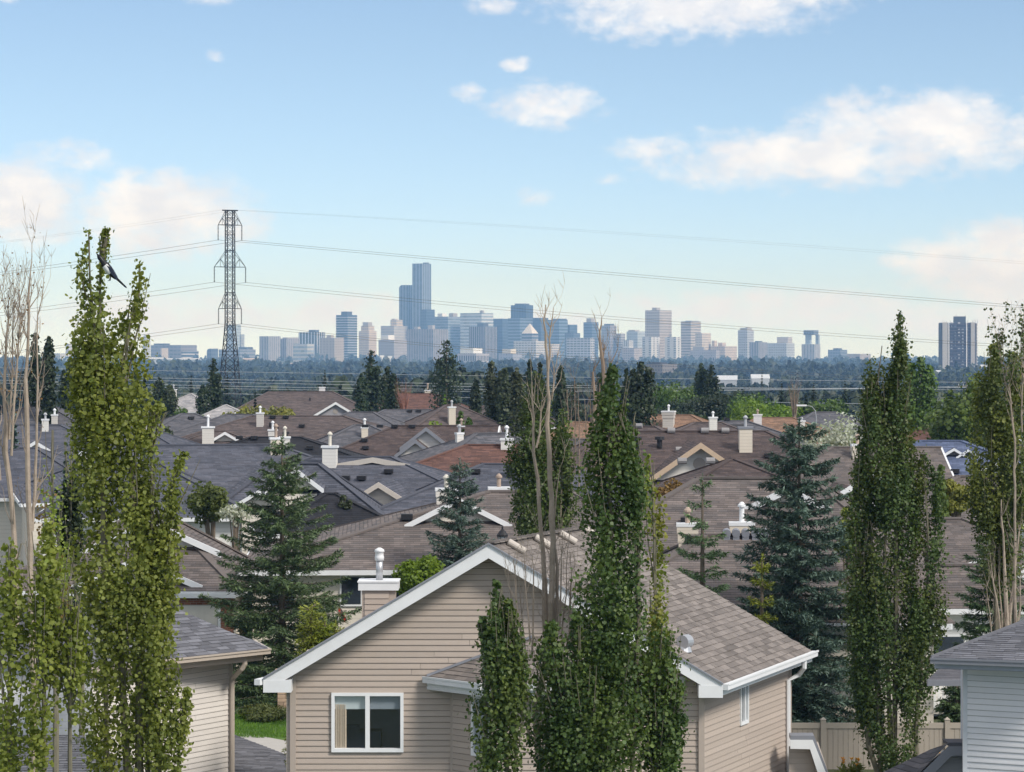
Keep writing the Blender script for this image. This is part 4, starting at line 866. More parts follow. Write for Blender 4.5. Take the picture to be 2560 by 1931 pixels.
M_TAB = tabmat('taupe_shingle_tab', (.182, .160, .146), .62); M_TABG = tabmat('slate_shingle_tab', (.125, .127, .143), .75); M_TABB = tabmat('dim_grey_shingle_tab', (.105, .107, .118), .6)
M_DECK = mat('roof_felt', (.03, .028, .027), .9)
def front_house():
    d0 = 58.333; X = lambda u: (u - 1280) / 120; Z = lambda v: HC - (v - HOR) / 120
    e = empty('house', (X(1240), d0 + 3, 0), 'tan-sided front house with a broad white-trimmed gable and sliding window', 'house')
    sk = Vector((.42, 1, 0))                       # the house runs back askew of its gable
    xa, za, sl = X(1222), Z(1357), .598
    ro = lambda x: za - sl * abs(x - xa)
    xl, xr = X(663), X(1803); D = 6.0; yf = d0 - .42
    def pr(x, t, dz=0): return Vector((x + sk.x * t * D, yf + t * (D + .42), ro(x) + dz))
    # roof
    shingles(e, [pr(xr, 0), pr(xr, 1), pr(xa, 1), pr(xa, 0)], M_TAB, M_DECK, .15, .32, 300, 3)
    lf = [pr(xl, 1), pr(xl, 0), pr(xa, 0), pr(xa, 1)]; MB().face(lf, planeuv(lf)).build('roof', roofmat((.20, .168, .147)), e, world=True)
    rc = MB(); n = 22
    for k in range(n): a, b = pr(xa, k / n, .05), pr(xa, (k + .93) / n, .035); rc.beam(a, b, .26, .03)
    tag(rc.build('ridge_cap', M_TAB, e, world=True), kind='stuff')
    wl, wr = X(728), X(1757)
    # gable siding with window opening
    w0, w1, wz0, wz1 = X(829), X(1009), 26 * .1234, 36 * .1234
    bx0, bx1 = X(1127), X(1640)
    def lim(z, L):
        lo, hi = wl, wr
        dx = (za - .17 - z) / sl
        if dx <= 0: return []
        lo = max(lo, xa - dx); hi = min(hi, xa + dx); seg = [(lo, hi)]
        if z < 4.72: seg = [(lo, bx0), (bx1, hi)]
        if wz0 - .001 < z < wz1 + .001: seg = [(lo, w0)] + [(w1, seg[0][1])] + seg[1:]
        return [(a - wl, b - wl) for a, b in seg if b > a]
    boards(e, (wl, d0), (wr, d0), 0, 7.4, .1234, lim, M_TANB, M_DECK, 250)
    # right side wall
    q = D - .3; wx = lambda t: (wr + sk.x * t * D, d0 + t * D)
    B_ = wx(.93); sL = math.hypot(B_[0] - wr, B_[1] - d0)
    f0 = .40 * sL; f1 = f0 + .55; s0, s1 = Z(1700) - 1.9 + .45, Z(1700) - .05
    zs0, zs1 = 28 * .1234, 38 * .1234
    def lim2(z, L): return [(0, f0), (f1, L)] if zs0 < z < zs1 else [(0, L)]
    boards(e, (wr, d0), B_, 0, ro(xr) - .03, .1234, lim2, M_TANB, M_DECK, 200)
    def corner(x, y, z1, w=.12, z0=0, m=M_TANC): MB().box((x, y, (z0 + z1) / 2), (w, w, z1 - z0)).build('corner_board', m, e, world=True)
    corner(wl + .04, d0 - .005, ro(wl) - .22); corner(wr - .03, d0 - .005, ro(wr) - .22); corner(B_[0], B_[1], ro(xr) - .02)
    MB().box((wl - .05, d0 + 3, ro(wl) / 2 - .2), (.1, 6, ro(wl) - .4)).build('side_wall', sidingmat(TAN, .1234), e, world=True)
    # white rake boards, soffit, end returns
    for s_, x in ((-1, xl), (1, xr)):
        MB().prism([(x, yf, ro(x) + .0), (xa, yf, za), (xa, yf, za - .29), (x, yf, ro(x) - .29)], (0, -.05, 0)).build('rake_board', WHITE, e, world=True)
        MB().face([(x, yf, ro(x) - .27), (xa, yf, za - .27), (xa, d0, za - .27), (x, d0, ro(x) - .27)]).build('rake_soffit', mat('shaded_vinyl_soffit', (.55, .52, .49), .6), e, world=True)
        xi = x + (-s_) * (.58 if s_ < 0 else .5); zz = ro(x) - .28
        MB().prism([(x, yf - .056, ro(x) - .03), (x, yf - .056, zz), (xi, yf - .056, zz), (xi, yf - .056, min(ro(xi) - .2, zz + .26))], (0, .42, 0)).build('eave_return', WHITE, e, world=True)
    for x in (xl, xr):     # thin dark drip edge above the rakes
        MB().beam((x, yf - .03, ro(x) + .03), (xa, yf - .03, za + .03), .12, .035, (0, 1, 0)).build('drip_edge', M_GREYF, e, world=True)
    # gutters
    g0, g1 = pr(xr, -.01, -.0), pr(xr, 1.01, -.0)
    go = MB(); go.beam(g0 + Vector((.07, 0, .0)), g1 + Vector((.07, 0, 0)), .13, .12); go.beam(g0 + Vector((.14, 0, .015)), g1 + Vector((.14, 0, .015)), .03, .04); go.build('gutter', WHITE, e, world=True)
    MB().beam(g0 + Vector((-.02, .02, -.10)), g1 + Vector((-.02, 0, -.10)), .04, .14).build('fascia', WHITE, e, world=True)
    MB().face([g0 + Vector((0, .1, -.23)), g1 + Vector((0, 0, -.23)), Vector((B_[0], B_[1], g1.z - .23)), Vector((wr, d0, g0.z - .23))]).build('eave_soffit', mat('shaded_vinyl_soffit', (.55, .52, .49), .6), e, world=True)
    gl = MB(); gl.beam(pr(xl, -.02) + Vector((-.07, 0, 0)), pr(xl, 1) + Vector((-.07, 0, 0)), .13, .12); gl.build('gutter', WHITE, e, world=True)
    dn = Vector((B_[0] - .10, B_[1] - .22, 0)); gq = pr(xr, .88, -.1)
    MB().tube([gq + Vector((.06, 0, 0)), gq + Vector((.06, 0, -.2)), Vector((dn.x + .3, dn.y, gq.z - .38)), Vector((dn.x + .06, dn.y - .04, gq.z - .5)), Vector((dn.x + .06, dn.y - .04, 0))], .055, 6).build('downspout', WHITE, e, world=True)
    # sliding window
    wxm = (w0 + w1) / 2
    wb = MB()
    for (a, b, c, f) in ((w0, w1, wz1 - .065, wz1), (w0, w1, wz0, wz0 + .075), (w0, w0 + .065, wz0 + .075, wz1 - .065), (w1 - .065, w1, wz0 + .075, wz1 - .065), (wxm - .045, wxm + .045, wz0 + .075, wz1 - .065)): wb.box(((a + b) / 2, d0 - .015, (c + f) / 2), (b - a, .11, f - c))
    win = wb.build('window', WHITE, e, world=True)
    def sub(mb, name, m):
        o = mb.build(name, m, None); v0 = e.location; o.data.transform(Matrix.Translation(-v0)); o.parent = win; return o
    mg, t, b, o_ = pbsdf('clear_window_glass'); t.n.remove(b)
    gl_ = t.new('ShaderNodeBsdfGlossy'); gl_.inputs['Roughness'].default_value = .03; tr = t.new('ShaderNodeBsdfTransparent'); tr.inputs[0].default_value = (.9, .92, .95, 1)
    mx = t.new('ShaderNodeMixShader'); mx.inputs[0].default_value = .13; t.l.new(tr.outputs[0], mx.inputs[1]); t.l.new(gl_.outputs[0], mx.inputs[2]); t.l.new(mx.outputs[0], o_.inputs[0])
    for a, b in ((w0 + .065, wxm - .045), (wxm + .045, w1 - .065)):
        sub(MB().face([(a, d0 + .02, wz0 + .07), (b, d0 + .02, wz0 + .07), (b, d0 + .02, wz1 - .06), (a, d0 + .02, wz1 - .06)]), 'pane', mg)
    sub(MB().box(((w0 + wxm) / 2, d0 + .05, wz1 - .20), (wxm - w0 - .1, .01, .30)), 'roller_blind', mat('pale_blind', (.66, .72, .70), .7, var=.04))
    sub(MB().box(((w1 + wxm) / 2, d0 + .05, wz1 - .20), (w1 - wxm - .1, .01, .30)), 'roller_blind', mat('dim_blind', (.30, .34, .37), .7, var=.04))
    cu = MB()
    for k in range(22):
        x = w0 + .08 + k * .0105; cu.box((x, d0 + .055 + .018 * math.sin(k * 1.9), (wz0 + wz1) / 2 - .1), (.012, .03, wz1 - wz0 - .3))
    sub(cu, 'curtain', mat('striped_curtain', (.72, .60, .46), .8, var=.25, scale=30))
    rm = MB(); a, b = w0 - .6, w1 + .6; z0, z1 = wz0 - .7, wz1 + .4; y0, y1 = d0 + .03, d0 + 1.3
    rm.face([(a, y1, z0), (b, y1, z0), (b, y1, z1), (a, y1, z1)]); rm.face([(a, y0, z0), (a, y1, z0), (a, y1, z1), (a, y0, z1)]); rm.face([(b, y0, z0), (b, y1, z0), (b, y1, z1), (b, y0, z1)]); rm.face([(a, y0, z0), (b, y0, z0), (b, y1, z0), (a, y1, z0)]); rm.face([(a, y0, z1), (b, y0, z1), (b, y1, z1), (a, y1, z1)])
    sub(rm, 'room', mat('dim_room', (.20, .22, .27), .8))
    sub(MB().box((w0 + .62, d0 + .9, wz0 + .08), (.75, .5, .5)).box((w0 + .40, d0 + .7, wz0 + .32), (.3, .12, .3)), 'armchair', mat('dark_blue_cloth', (.03, .04, .07), .9))
    # narrow side window
    t_ = Vector((B_[0] - wr, B_[1] - d0)).normalized(); nn = Vector((t_.y, -t_.x))
    def sw(s, o, z): p = Vector((wr, d0)) + t_ * s + nn * o; return Vector((p.x, p.y, z))
    fb = MB()
    for s in (f0, f1 - .06, (f0 + f1) / 2 - .02): fb.prism([sw(s, -.02, zs0 + .07), sw(s + .06, -.02, zs0 + .07), sw(s + .06, .05, zs0 + .07), sw(s, .05, zs0 + .07)], (0, 0, zs1 - zs0 - .13))
    for z in (zs0, zs1 - .06): fb.prism([sw(f0, -.02, z), sw(f1, -.02, z), sw(f1, .05, z), sw(f0, .05, z)], (0, 0, .07))
    w2 = fb.build('window', WHITE, e, world=True)
    for (a, b, m_) in ((f0 + .05, (f0 + f1) / 2, M_GLASSD), ((f0 + f1) / 2 + .03, f1 - .05, mat('net_curtain_glass', (.30, .33, .36), .15, spec=.7))):
        o = MB().face([sw(a, 0, zs0 + .05), sw(b, 0, zs0 + .05), sw(b, 0, zs1 - .05), sw(a, 0, zs1 - .05)]).build('pane', m_, None); o.data.transform(Matrix.Translation(-e.location)); o.parent = w2
    # bay with its own small roof
    byl = [(bx0, d0), (bx0 + .88, d0 - .9), (bx1 - .9, d0 - .9), (bx1, d0)]; bz = 4.78
    v0, v1 = .52, .98
    def lb(z, L): return [(0, v0 * L), (v1 * L, L)] if 26 * .1234 < z < 36 * .1234 else [(0, L)]
    boards(e, byl[0], byl[1], 0, bz - .1, .1234, lb, M_TANB, M_DECK, 100); boards(e, byl[1], byl[2], 0, bz - .1, .1234, lambda z, L: [(0, L)], M_TANB, M_DECK, 100); boards(e, byl[2], byl[3], 0, bz - .1, .1234, lambda z, L: [(0, L)], M_TANB, M_DECK, 0)
    corner(bx0 + .02, d0 - .03, bz - .12, .06); corner(byl[1][0], byl[1][1], bz - .12, .06)
    a, b = Vector((*byl[0], 0)), Vector((*byl[1], 0)); tt = (b - a).normalized(); Lb = (b - a).length; nb = Vector((tt.y, -tt.x, 0))
    fb = MB()
    for s in (v0 * Lb, v1 * Lb - .06): fb.prism([a + tt * s + nb * -.02 + Vector((0, 0, 3.26)), a + tt * (s + .06) + nb * -.02 + Vector((0, 0, 3.26)), a + tt * (s + .06) + nb * .05 + Vector((0, 0, 3.26)), a + tt * s + nb * .05 + Vector((0, 0, 3.26))], (0, 0, 1.12))
    for z in (3.205, 4.385): fb.prism([a + tt * v0 * Lb + Vector((0, 0, z)), a + tt * v1 * Lb + Vector((0, 0, z)), a + tt * v1 * Lb + nb * .05 + Vector((0, 0, z)), a + tt * v0 * Lb + nb * .05 + Vector((0, 0, z))], (0, 0, .06))
    w3 = fb.build('window', WHITE, e, world=True)
    o = MB().face([a + tt * v0 * Lb + Vector((0, 0, 3.2)), a + tt * v1 * Lb + Vector((0, 0, 3.2)), a + tt * v1 * Lb + Vector((0, 0, 4.43)), a + tt * v0 * Lb + Vector((0, 0, 4.43))]).build('pane', mat('net_curtain_glass', (.30, .33, .36), .15, spec=.7), None); o.data.transform(Matrix.Translation(-e.location)); o.parent = w3
    ev = [Vector((bx0 - .50, d0 - .02, bz)), Vector((bx0 + .72, d0 - 1.3, bz)), Vector((bx1 - .72, d0 - 1.3, bz)), Vector((bx1 + .5, d0 - .02, bz))]; tp = [Vector((X(1335), d0 - .03, Z(1592))), Vector((X(1400), d0 - .03, Z(1592)))]
    shingles(e, [ev[0], ev[1], tp[0]], M_TAB, M_DECK, .15, .3, 80, 8); shingles(e, [ev[1], ev[2], tp[1], tp[0]], M_TAB, M_DECK, .15, .3, 60, 9)
    f = [ev[2], ev[3], tp[1]]; MB().face(f, planeuv(f)).build('roof', roofmat((.20, .168, .147)), e, world=True)
    MB().beam(ev[0] + Vector((0, 0, .05)), tp[0] + Vector((0, 0, .05)), .16, .05, (0, 1, 0)).build('flashing', M_GREYF, e, world=True)
    for a, b in zip(ev, ev[1:]):
        dd = (b - a).normalized(); n2 = Vector((dd.y, -dd.x, 0)) * .06
        g = MB(); g.beam(a + n2, b + n2, .13, .12); g.beam(a + n2 * 2.1 + Vector((0, 0, .015)), b + n2 * 2.1 + Vector((0, 0, .015)), .025, .04); g.build('gutter', WHITE, e, world=True)
        MB().beam(a + Vector((0, .05, -.10)), b + Vector((0, .05, -.10)), .05, .17).build('fascia', WHITE, e, world=True)
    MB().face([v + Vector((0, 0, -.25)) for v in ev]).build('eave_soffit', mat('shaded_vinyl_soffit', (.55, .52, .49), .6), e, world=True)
    # boxed chimney on the hidden slope
    dc = 60.6; pc = lambda u, v: P(u, v, dc); c0, c1 = pc(900, 1480), pc(992, 1480); w = c1.x - c0.x; cx = (c0.x + c1.x) / 2; ztop = pc(900, 1476).z; zb = ro(cx - .6) - .3
    ch = empty('chimney', (0, 0, 0)); ch.parent = e
    sb = MB(); sb.box((cx - .0, dc + w * .4, (zb + ztop) / 2), (w * .9, w * .8, ztop - zb)); co = sb.build('chimney_stack', M_TANC, None)
    co.data.transform(Matrix.Translation(-e.location)); co.parent = e; co.name = 'chimney'; bpy.data.objects.remove(ch)
    k = 0; z = zb
    while z < ztop - .02:
        zz = min(z + .1234, ztop - .01)
        o = MB().prism([(c0.x + .10, dc - .005, z), (c0.x + .10, dc - .03, z), (c0.x + .10, dc - .012, zz)], (w * .66, 0, 0)).build('siding_board', M_TANB, None); o.data.transform(Matrix.Translation(-e.location)); o.parent = co; z += .1234
    def csub(mb, nm, m, smooth=False): o = mb.build(nm, m, None, smooth=smooth); o.data.transform(Matrix.Translation(-e.location)); o.parent = co
    csub(MB().box((cx, dc + w * .4, ztop + .085), (w * 1.09, w * .98, .17)).box((cx, dc + w * .4, ztop + .185), (w * 1.13, w * 1.02, .03)), 'chimney_cap', WHITE)
    fx = pc(947, 1400).x; zt = pc(947, 1372).z
    csub(MB().tube([(fx, dc + .3, ztop + .2), (fx, dc + .3, zt - .25)], .075, 14), 'flue', M_STEEL, True)
    csub(MB().tube([(fx, dc + .3, zt - .28), (fx, dc + .3, zt - .2), (fx, dc + .3, zt - .18), (fx, dc + .3, zt - .10), (fx, dc + .3, zt - .09), (fx, dc + .3, zt - .04), (fx, dc + .3, zt)], [.10, .10, .092, .092, .112, .10, .03], 16), 'flue_cap', WHITE, True)
    # vents on the right slope
    for t, x, nm in ((.1, .35, 0), (.33, .22, 0), (.55, .16, 0), (.78, .16, 0)):
        p = pr(xa + .33, t, .10); hump_vent(e, p, (1, 0, -sl), .075, .42, mat('tan_ridge_vent', (.50, .45, .40), .6))
    p = pr(X(1440) - .05, .18, 0); MB().tube([p, p + Vector((0, 0, .14)), p + Vector((0, 0, .15)), p + Vector((0, 0, .32))], [.17, .12, .075, .07], 8).build('vent_pipe', M_DARKV, e, world=True)
    p = pr(X(1678), .12, .12); q = MB(); q.tube([p + Vector((-.06, -.10, .05)), p + Vector((.07, .10, .05))], [.15, .15], 16); q.tube([p + Vector((.0, 0, -.16)), p + Vector((0, 0, .02))], [.16, .10], 10); q.build('roof_vent', M_STEEL, e, world=True)
    # lean-to porch roof at the right wall
    pd = 62.2; A = P(1976, 1850, pd); Bq = P(2032, 1850, pd); Cq = P(2082, 1975, pd); n_ = Vector((.02, .5, 0))
    dn = Vector((0, 0, -.2)); MB().prism([A, Bq, Bq + Vector((-.06, 0, -.21)), A + dn], (0, .04, 0)).prism([Bq, Cq, Cq + Vector((-.2, 0, -.04)), Bq + Vector((-.06, 0, -.21))], (0, .04, 0)).build('porch_rake', WHITE, e, world=True)
    MB().prism([A + Vector((0, 0, .09)), Bq + Vector((.03, 0, .09)), Cq + Vector((.04, 0, .02)), Cq, Bq, A], n_).build('porch_roof', M_GREYF, e, world=True)
    MB().prism([A + Vector((0, .35, -.2)), Bq + Vector((-.06, .35, -.2)), Cq + Vector((-.2, .35, 0)), Cq + Vector((-.2, .35, -1)), A + Vector((0, .35, -2.5))], (.3, .8, 0)).build('porch_gable', sidingmat(TAN, .1234), e, world=True)
    MB().box((B_[0] - 2.6, B_[1] + .1, 2.3), (4.6, .1, 4.6)).build('rear_wall', sidingmat(TAN, .1234), e, world=True)
front_house()

def left_house():
    W0, W1 = P(574, 1700, 66.3), P(230, 1700, 62.2); e = empty('house', (W1.x, 64, 0), 'cream-sided house with a slate roof corner, partly hidden by the left poplar', 'house')
    ze = 4.55
    C = P(668, 1622, 66.0); C.z = ze; A = P(215, 1669, 62.0); A.z = ze; T1 = P(448, 1554, 66.6); TL = P(215, 1470, 66.2)
    E = P(629, 1600, 68.0); E.z = ze; T2 = P(448, 1506, 70); TX = P(300, 1440, 70)
    shingles(e, [A, C, T1, TL], M_TABG, M_DECK, .15, .32, 240, 5)
    shingles(e, [C, E, T2, T1], M_TABG, M_DECK, .15, .32, 60, 6)
    f = [T1, T2, TX, TL]; MB().face(f).build('roof', roofmat(R_GREY), e, world=True)
    MB().beam(C + Vector((0, 0, .04)), T1 + Vector((0, 0, .05)), .16, .05, (0, 1, 0)).build('ridge_cap', M_TABG, e, world=True)
    off = Vector((.05, -.05, 0)); g = MB(); g.beam(A + off, C + off, .12, .11); g.beam(A + off * 2 + Vector((0, 0, .015)), C + off * 2 + Vector((0, 0, .015)), .03, .04); g.build('gutter', M_GUTB, e, world=True)
    MB().beam(A + Vector((-.05, .05, -.1)), C + Vector((-.12, .02, -.1)), .05, .17).build('fascia', M_GUTB, e, world=True)
    MB().beam(E + Vector((.05, 0, .0)), C + Vector((.03, .05, 0)), .10, .11, (1, 0, 0)).build('gutter', M_GUTB, e, world=True)
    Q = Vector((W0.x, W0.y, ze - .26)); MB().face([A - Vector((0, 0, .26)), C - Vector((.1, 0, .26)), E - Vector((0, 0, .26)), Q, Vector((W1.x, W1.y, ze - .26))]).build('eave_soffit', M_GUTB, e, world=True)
    boards(e, (W1.x, W1.y), (W0.x, W0.y), 0, ze - .22, .1234, lambda z, L: [(0, L)], M_CREAMB, M_DECK, 200)
    MB().box((W0.x, W0.y + .0, ze / 2 - .15), (.10, .10, ze - .3)).build('corner_board', M_GUTB, e, world=True)
    MB().box((W0.x - .6, W0.y + 3, ze / 2 - .2), (.1, 6, ze - .45), rad(12)).build('side_wall', sidingmat(CREAM, .1234), e, world=True)
    p = P(612, 1640, 65.6); x0, y0 = W0.x + .07, W0.y - .08
    MB().tube([Vector((p.x, p.y, ze - .1)), Vector((p.x, p.y, ze - .32)), Vector((p.x - .06, p.y, ze - .42)), Vector((x0 + .02, y0, ze - .72)), Vector((x0, y0, ze - .85)), Vector((x0, y0, 0))], .06, 8).build('downspout', M_GUTB, e, world=True)
    # lower garage roof in the gap
    poly = [P(560, 1960, 70), P(760, 1978, 70), P(760, 1900, 73.5), P(560, 1832, 76)]
    e2 = empty('garage', (P(640, 1900, 71).x, 73, 0), 'low garage with a slate shingle roof in the gap left of the front house', 'garage')
    a, b = Vector(poly[0]), Vector(poly[1]); z = b.z
    pl = [P(560, 1985, 66), P(760, 1990, 66), P(760, 1908, 69.6), P(580, 1836, 72.6)]
    pl = [Vector(p) for p in pl]; n = (pl[1] - pl[0]).cross(pl[3] - pl[0]); k = n.dot(pl[2] - pl[0]) / n.z; pl[2].z -= k
    shingles(e2, pl, M_TABG, M_DECK, .16, .32, 300, 12)
    MB().box((P(650, 1900, 70).x, 70.2, .55), (2.2, 3.0, 1.1)).build('wall', sidingmat(CREAM, .1234), e2, world=True)
    # near dark roof at the lower left corner
    e3 = empty('house', (P(90, 1900, 56).x, 57, 0), 'dark slate roof slope in the lower left corner beneath the poplar leaves', 'house')
    pl = [P(-160, 2080, 53.5), P(480, 2010, 53.5), P(200, 1838, 58), P(-160, 1826, 58)]
    pl = [Vector(p) for p in pl]; pl[0].z = pl[1].z; pl[3].z = pl[2].z
    shingles(e3, pl, M_TABB, M_DECK, .16, .32, 200, 14)
    MB().box((P(40, 1900, 56).x, 55.6, 1.1), (3.0, 3.2, 2.2)).build('wall', sidingmat(CREAM, .1234), e3, world=True)
    e4 = empty('house', (P(90, 1700, 72).x, 73, 0), 'white-walled house glimpsed through the bare left trunks', 'house')
    c = P(90, 1640, 73); MB().box((c.x, 74, c.z / 2), (3.4, 4, c.z)).build('wall', sidingmat((.72, .72, .73), .17), e4, world=True)
    rp = [(c.x - 2.2, 71.6, c.z), (c.x + 2.2, 71.6, c.z), (c.x + 2.2, 74, c.z + 1.2), (c.x - 2.2, 74, c.z + 1.2)]; MB().face(rp, planeuv(rp)).build('roof', roofmat(R_GREY), e4, world=True)
    rp = [(c.x + 2.2, 76.4, c.z), (c.x - 2.2, 76.4, c.z), (c.x - 2.2, 74, c.z + 1.2), (c.x + 2.2, 74, c.z + 1.2)]; MB().face(rp, planeuv(rp)).build('roof', roofmat(R_GREY), e4, world=True)
left_house()

def right_house():
    W0, W1 = P(2412, 1700, 59.5), P(2680, 1700, 58.5); e = empty('house', (P(2540, 1700, 58.5).x, 58.5, 0), 'bluish-grey sided house with a slate roof at the lower right', 'house')
    C = P(2328, 1645, 58.9); ze = C.z; Bq = P(2700, 1700, 57.9); Bq.z = ze; T = P(2568, 1553, 61.2); T2 = P(2700, 1500, 61.0); T2.z = T.z + .4
    shingles(e, [C, Bq, T2, T], M_TABB if False else M_TABG, M_DECK, .15, .32, 240, 21)
    f = [T, T2, T2 + Vector((1, 3, -1.0)), C + Vector((2.0, 4.0, 0)), C]; MB().face(f).build('roof', roofmat(R_GREY), e, world=True)
    MB().beam(C + Vector((0, 0, .04)), T + Vector((0, 0, .05)), .16, .05, (0, 1, 0)).build('ridge_cap', M_TABG, e, world=True)
    off = Vector((-.02, -.06, 0)); g = MB(); g.beam(C + off, Bq + off, .12, .11); g.beam(C + off * 2 + Vector((0, 0, .015)), Bq + off * 2 + Vector((0, 0, .015)), .03, .04); g.build('gutter', M_GREYF, e, world=True)
    MB().beam(C + Vector((.08, .06, -.09)), Bq + Vector((0, .06, -.09)), .05, .14).build('fascia', mat('pale_grey_fascia', (.42, .44, .48), .5), e, world=True)
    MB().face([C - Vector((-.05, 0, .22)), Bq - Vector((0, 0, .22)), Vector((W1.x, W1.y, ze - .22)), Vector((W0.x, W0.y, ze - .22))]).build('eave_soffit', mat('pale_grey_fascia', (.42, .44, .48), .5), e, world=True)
    boards(e, (W0.x, W0.y), (W1.x, W1.y), 0, ze - .2, .1234, lambda z, L: [(0, L)], M_BLUEB, M_DECK, 200)
    MB().box((W0.x, W0.y, ze / 2 - .12), (.09, .09, ze - .24)).build('corner_board', mat('pale_grey_corner', (.55, .57, .6), .5), e, world=True)
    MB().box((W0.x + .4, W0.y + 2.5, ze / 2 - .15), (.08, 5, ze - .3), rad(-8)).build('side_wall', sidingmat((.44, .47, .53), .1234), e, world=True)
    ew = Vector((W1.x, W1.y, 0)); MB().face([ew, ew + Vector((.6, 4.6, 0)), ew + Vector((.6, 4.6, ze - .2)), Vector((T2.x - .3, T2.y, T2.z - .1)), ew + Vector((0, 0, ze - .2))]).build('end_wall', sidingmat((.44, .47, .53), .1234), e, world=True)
    # lower back roof behind
    a, b = P(2318, 1700, 66), P(2440, 1700, 66); b.z = a.z; c, d_ = P(2440, 1668, 68.5), P(2352, 1668, 68.5); pl = [a, b, c, d_]
    MB().face(pl, planeuv(pl)).build('rear_roof', roofmat(R_GREY), e, world=True); MB().beam(a, b, .12, .14).build('rear_gutter', M_GREYF, e, world=True)
    # lean-to porch
    pd = 60.6; A = P(2424, 1866, pd); Bp = P(2372, 1866, pd); Cp = P(2272, 1965, pd); n_ = Vector((-.03, .6, 0))
    MB().prism([A, Bp, Bp + Vector((.06, 0, -.21)), A + Vector((0, 0, -.2))], (0, .04, 0)).prism([Bp, Cp, Cp + Vector((.22, 0, -.06)), Bp + Vector((.06, 0, -.21))], (0, .04, 0)).build('porch_rake', M_GREYF, e, world=True)
    MB().prism([A + Vector((0, 0, .08)), Bp + Vector((-.02, 0, .08)), Bp, A], n_).build('porch_cap', mat('dark_slate_cap', (.10, .10, .115), .8), e, world=True)
    n2 = Vector((-1.9, 1.9, -.02)); sl_ = [Cp + Vector((0, 0, .05)), Cp + Vector((-.5, 1.3, .05)), Bp + Vector((-.2, 1.3, -.25)), Bp + Vector((0, 0, .07))]
    MB().face(sl_, planeuv([sl_[0], sl_[1], sl_[2], sl_[3]])).build('porch_roof', roofmat(R_GREY), e, world=True)
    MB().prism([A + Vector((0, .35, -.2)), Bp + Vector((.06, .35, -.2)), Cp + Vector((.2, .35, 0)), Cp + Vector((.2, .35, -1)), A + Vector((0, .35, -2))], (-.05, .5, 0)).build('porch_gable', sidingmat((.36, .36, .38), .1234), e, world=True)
right_house()

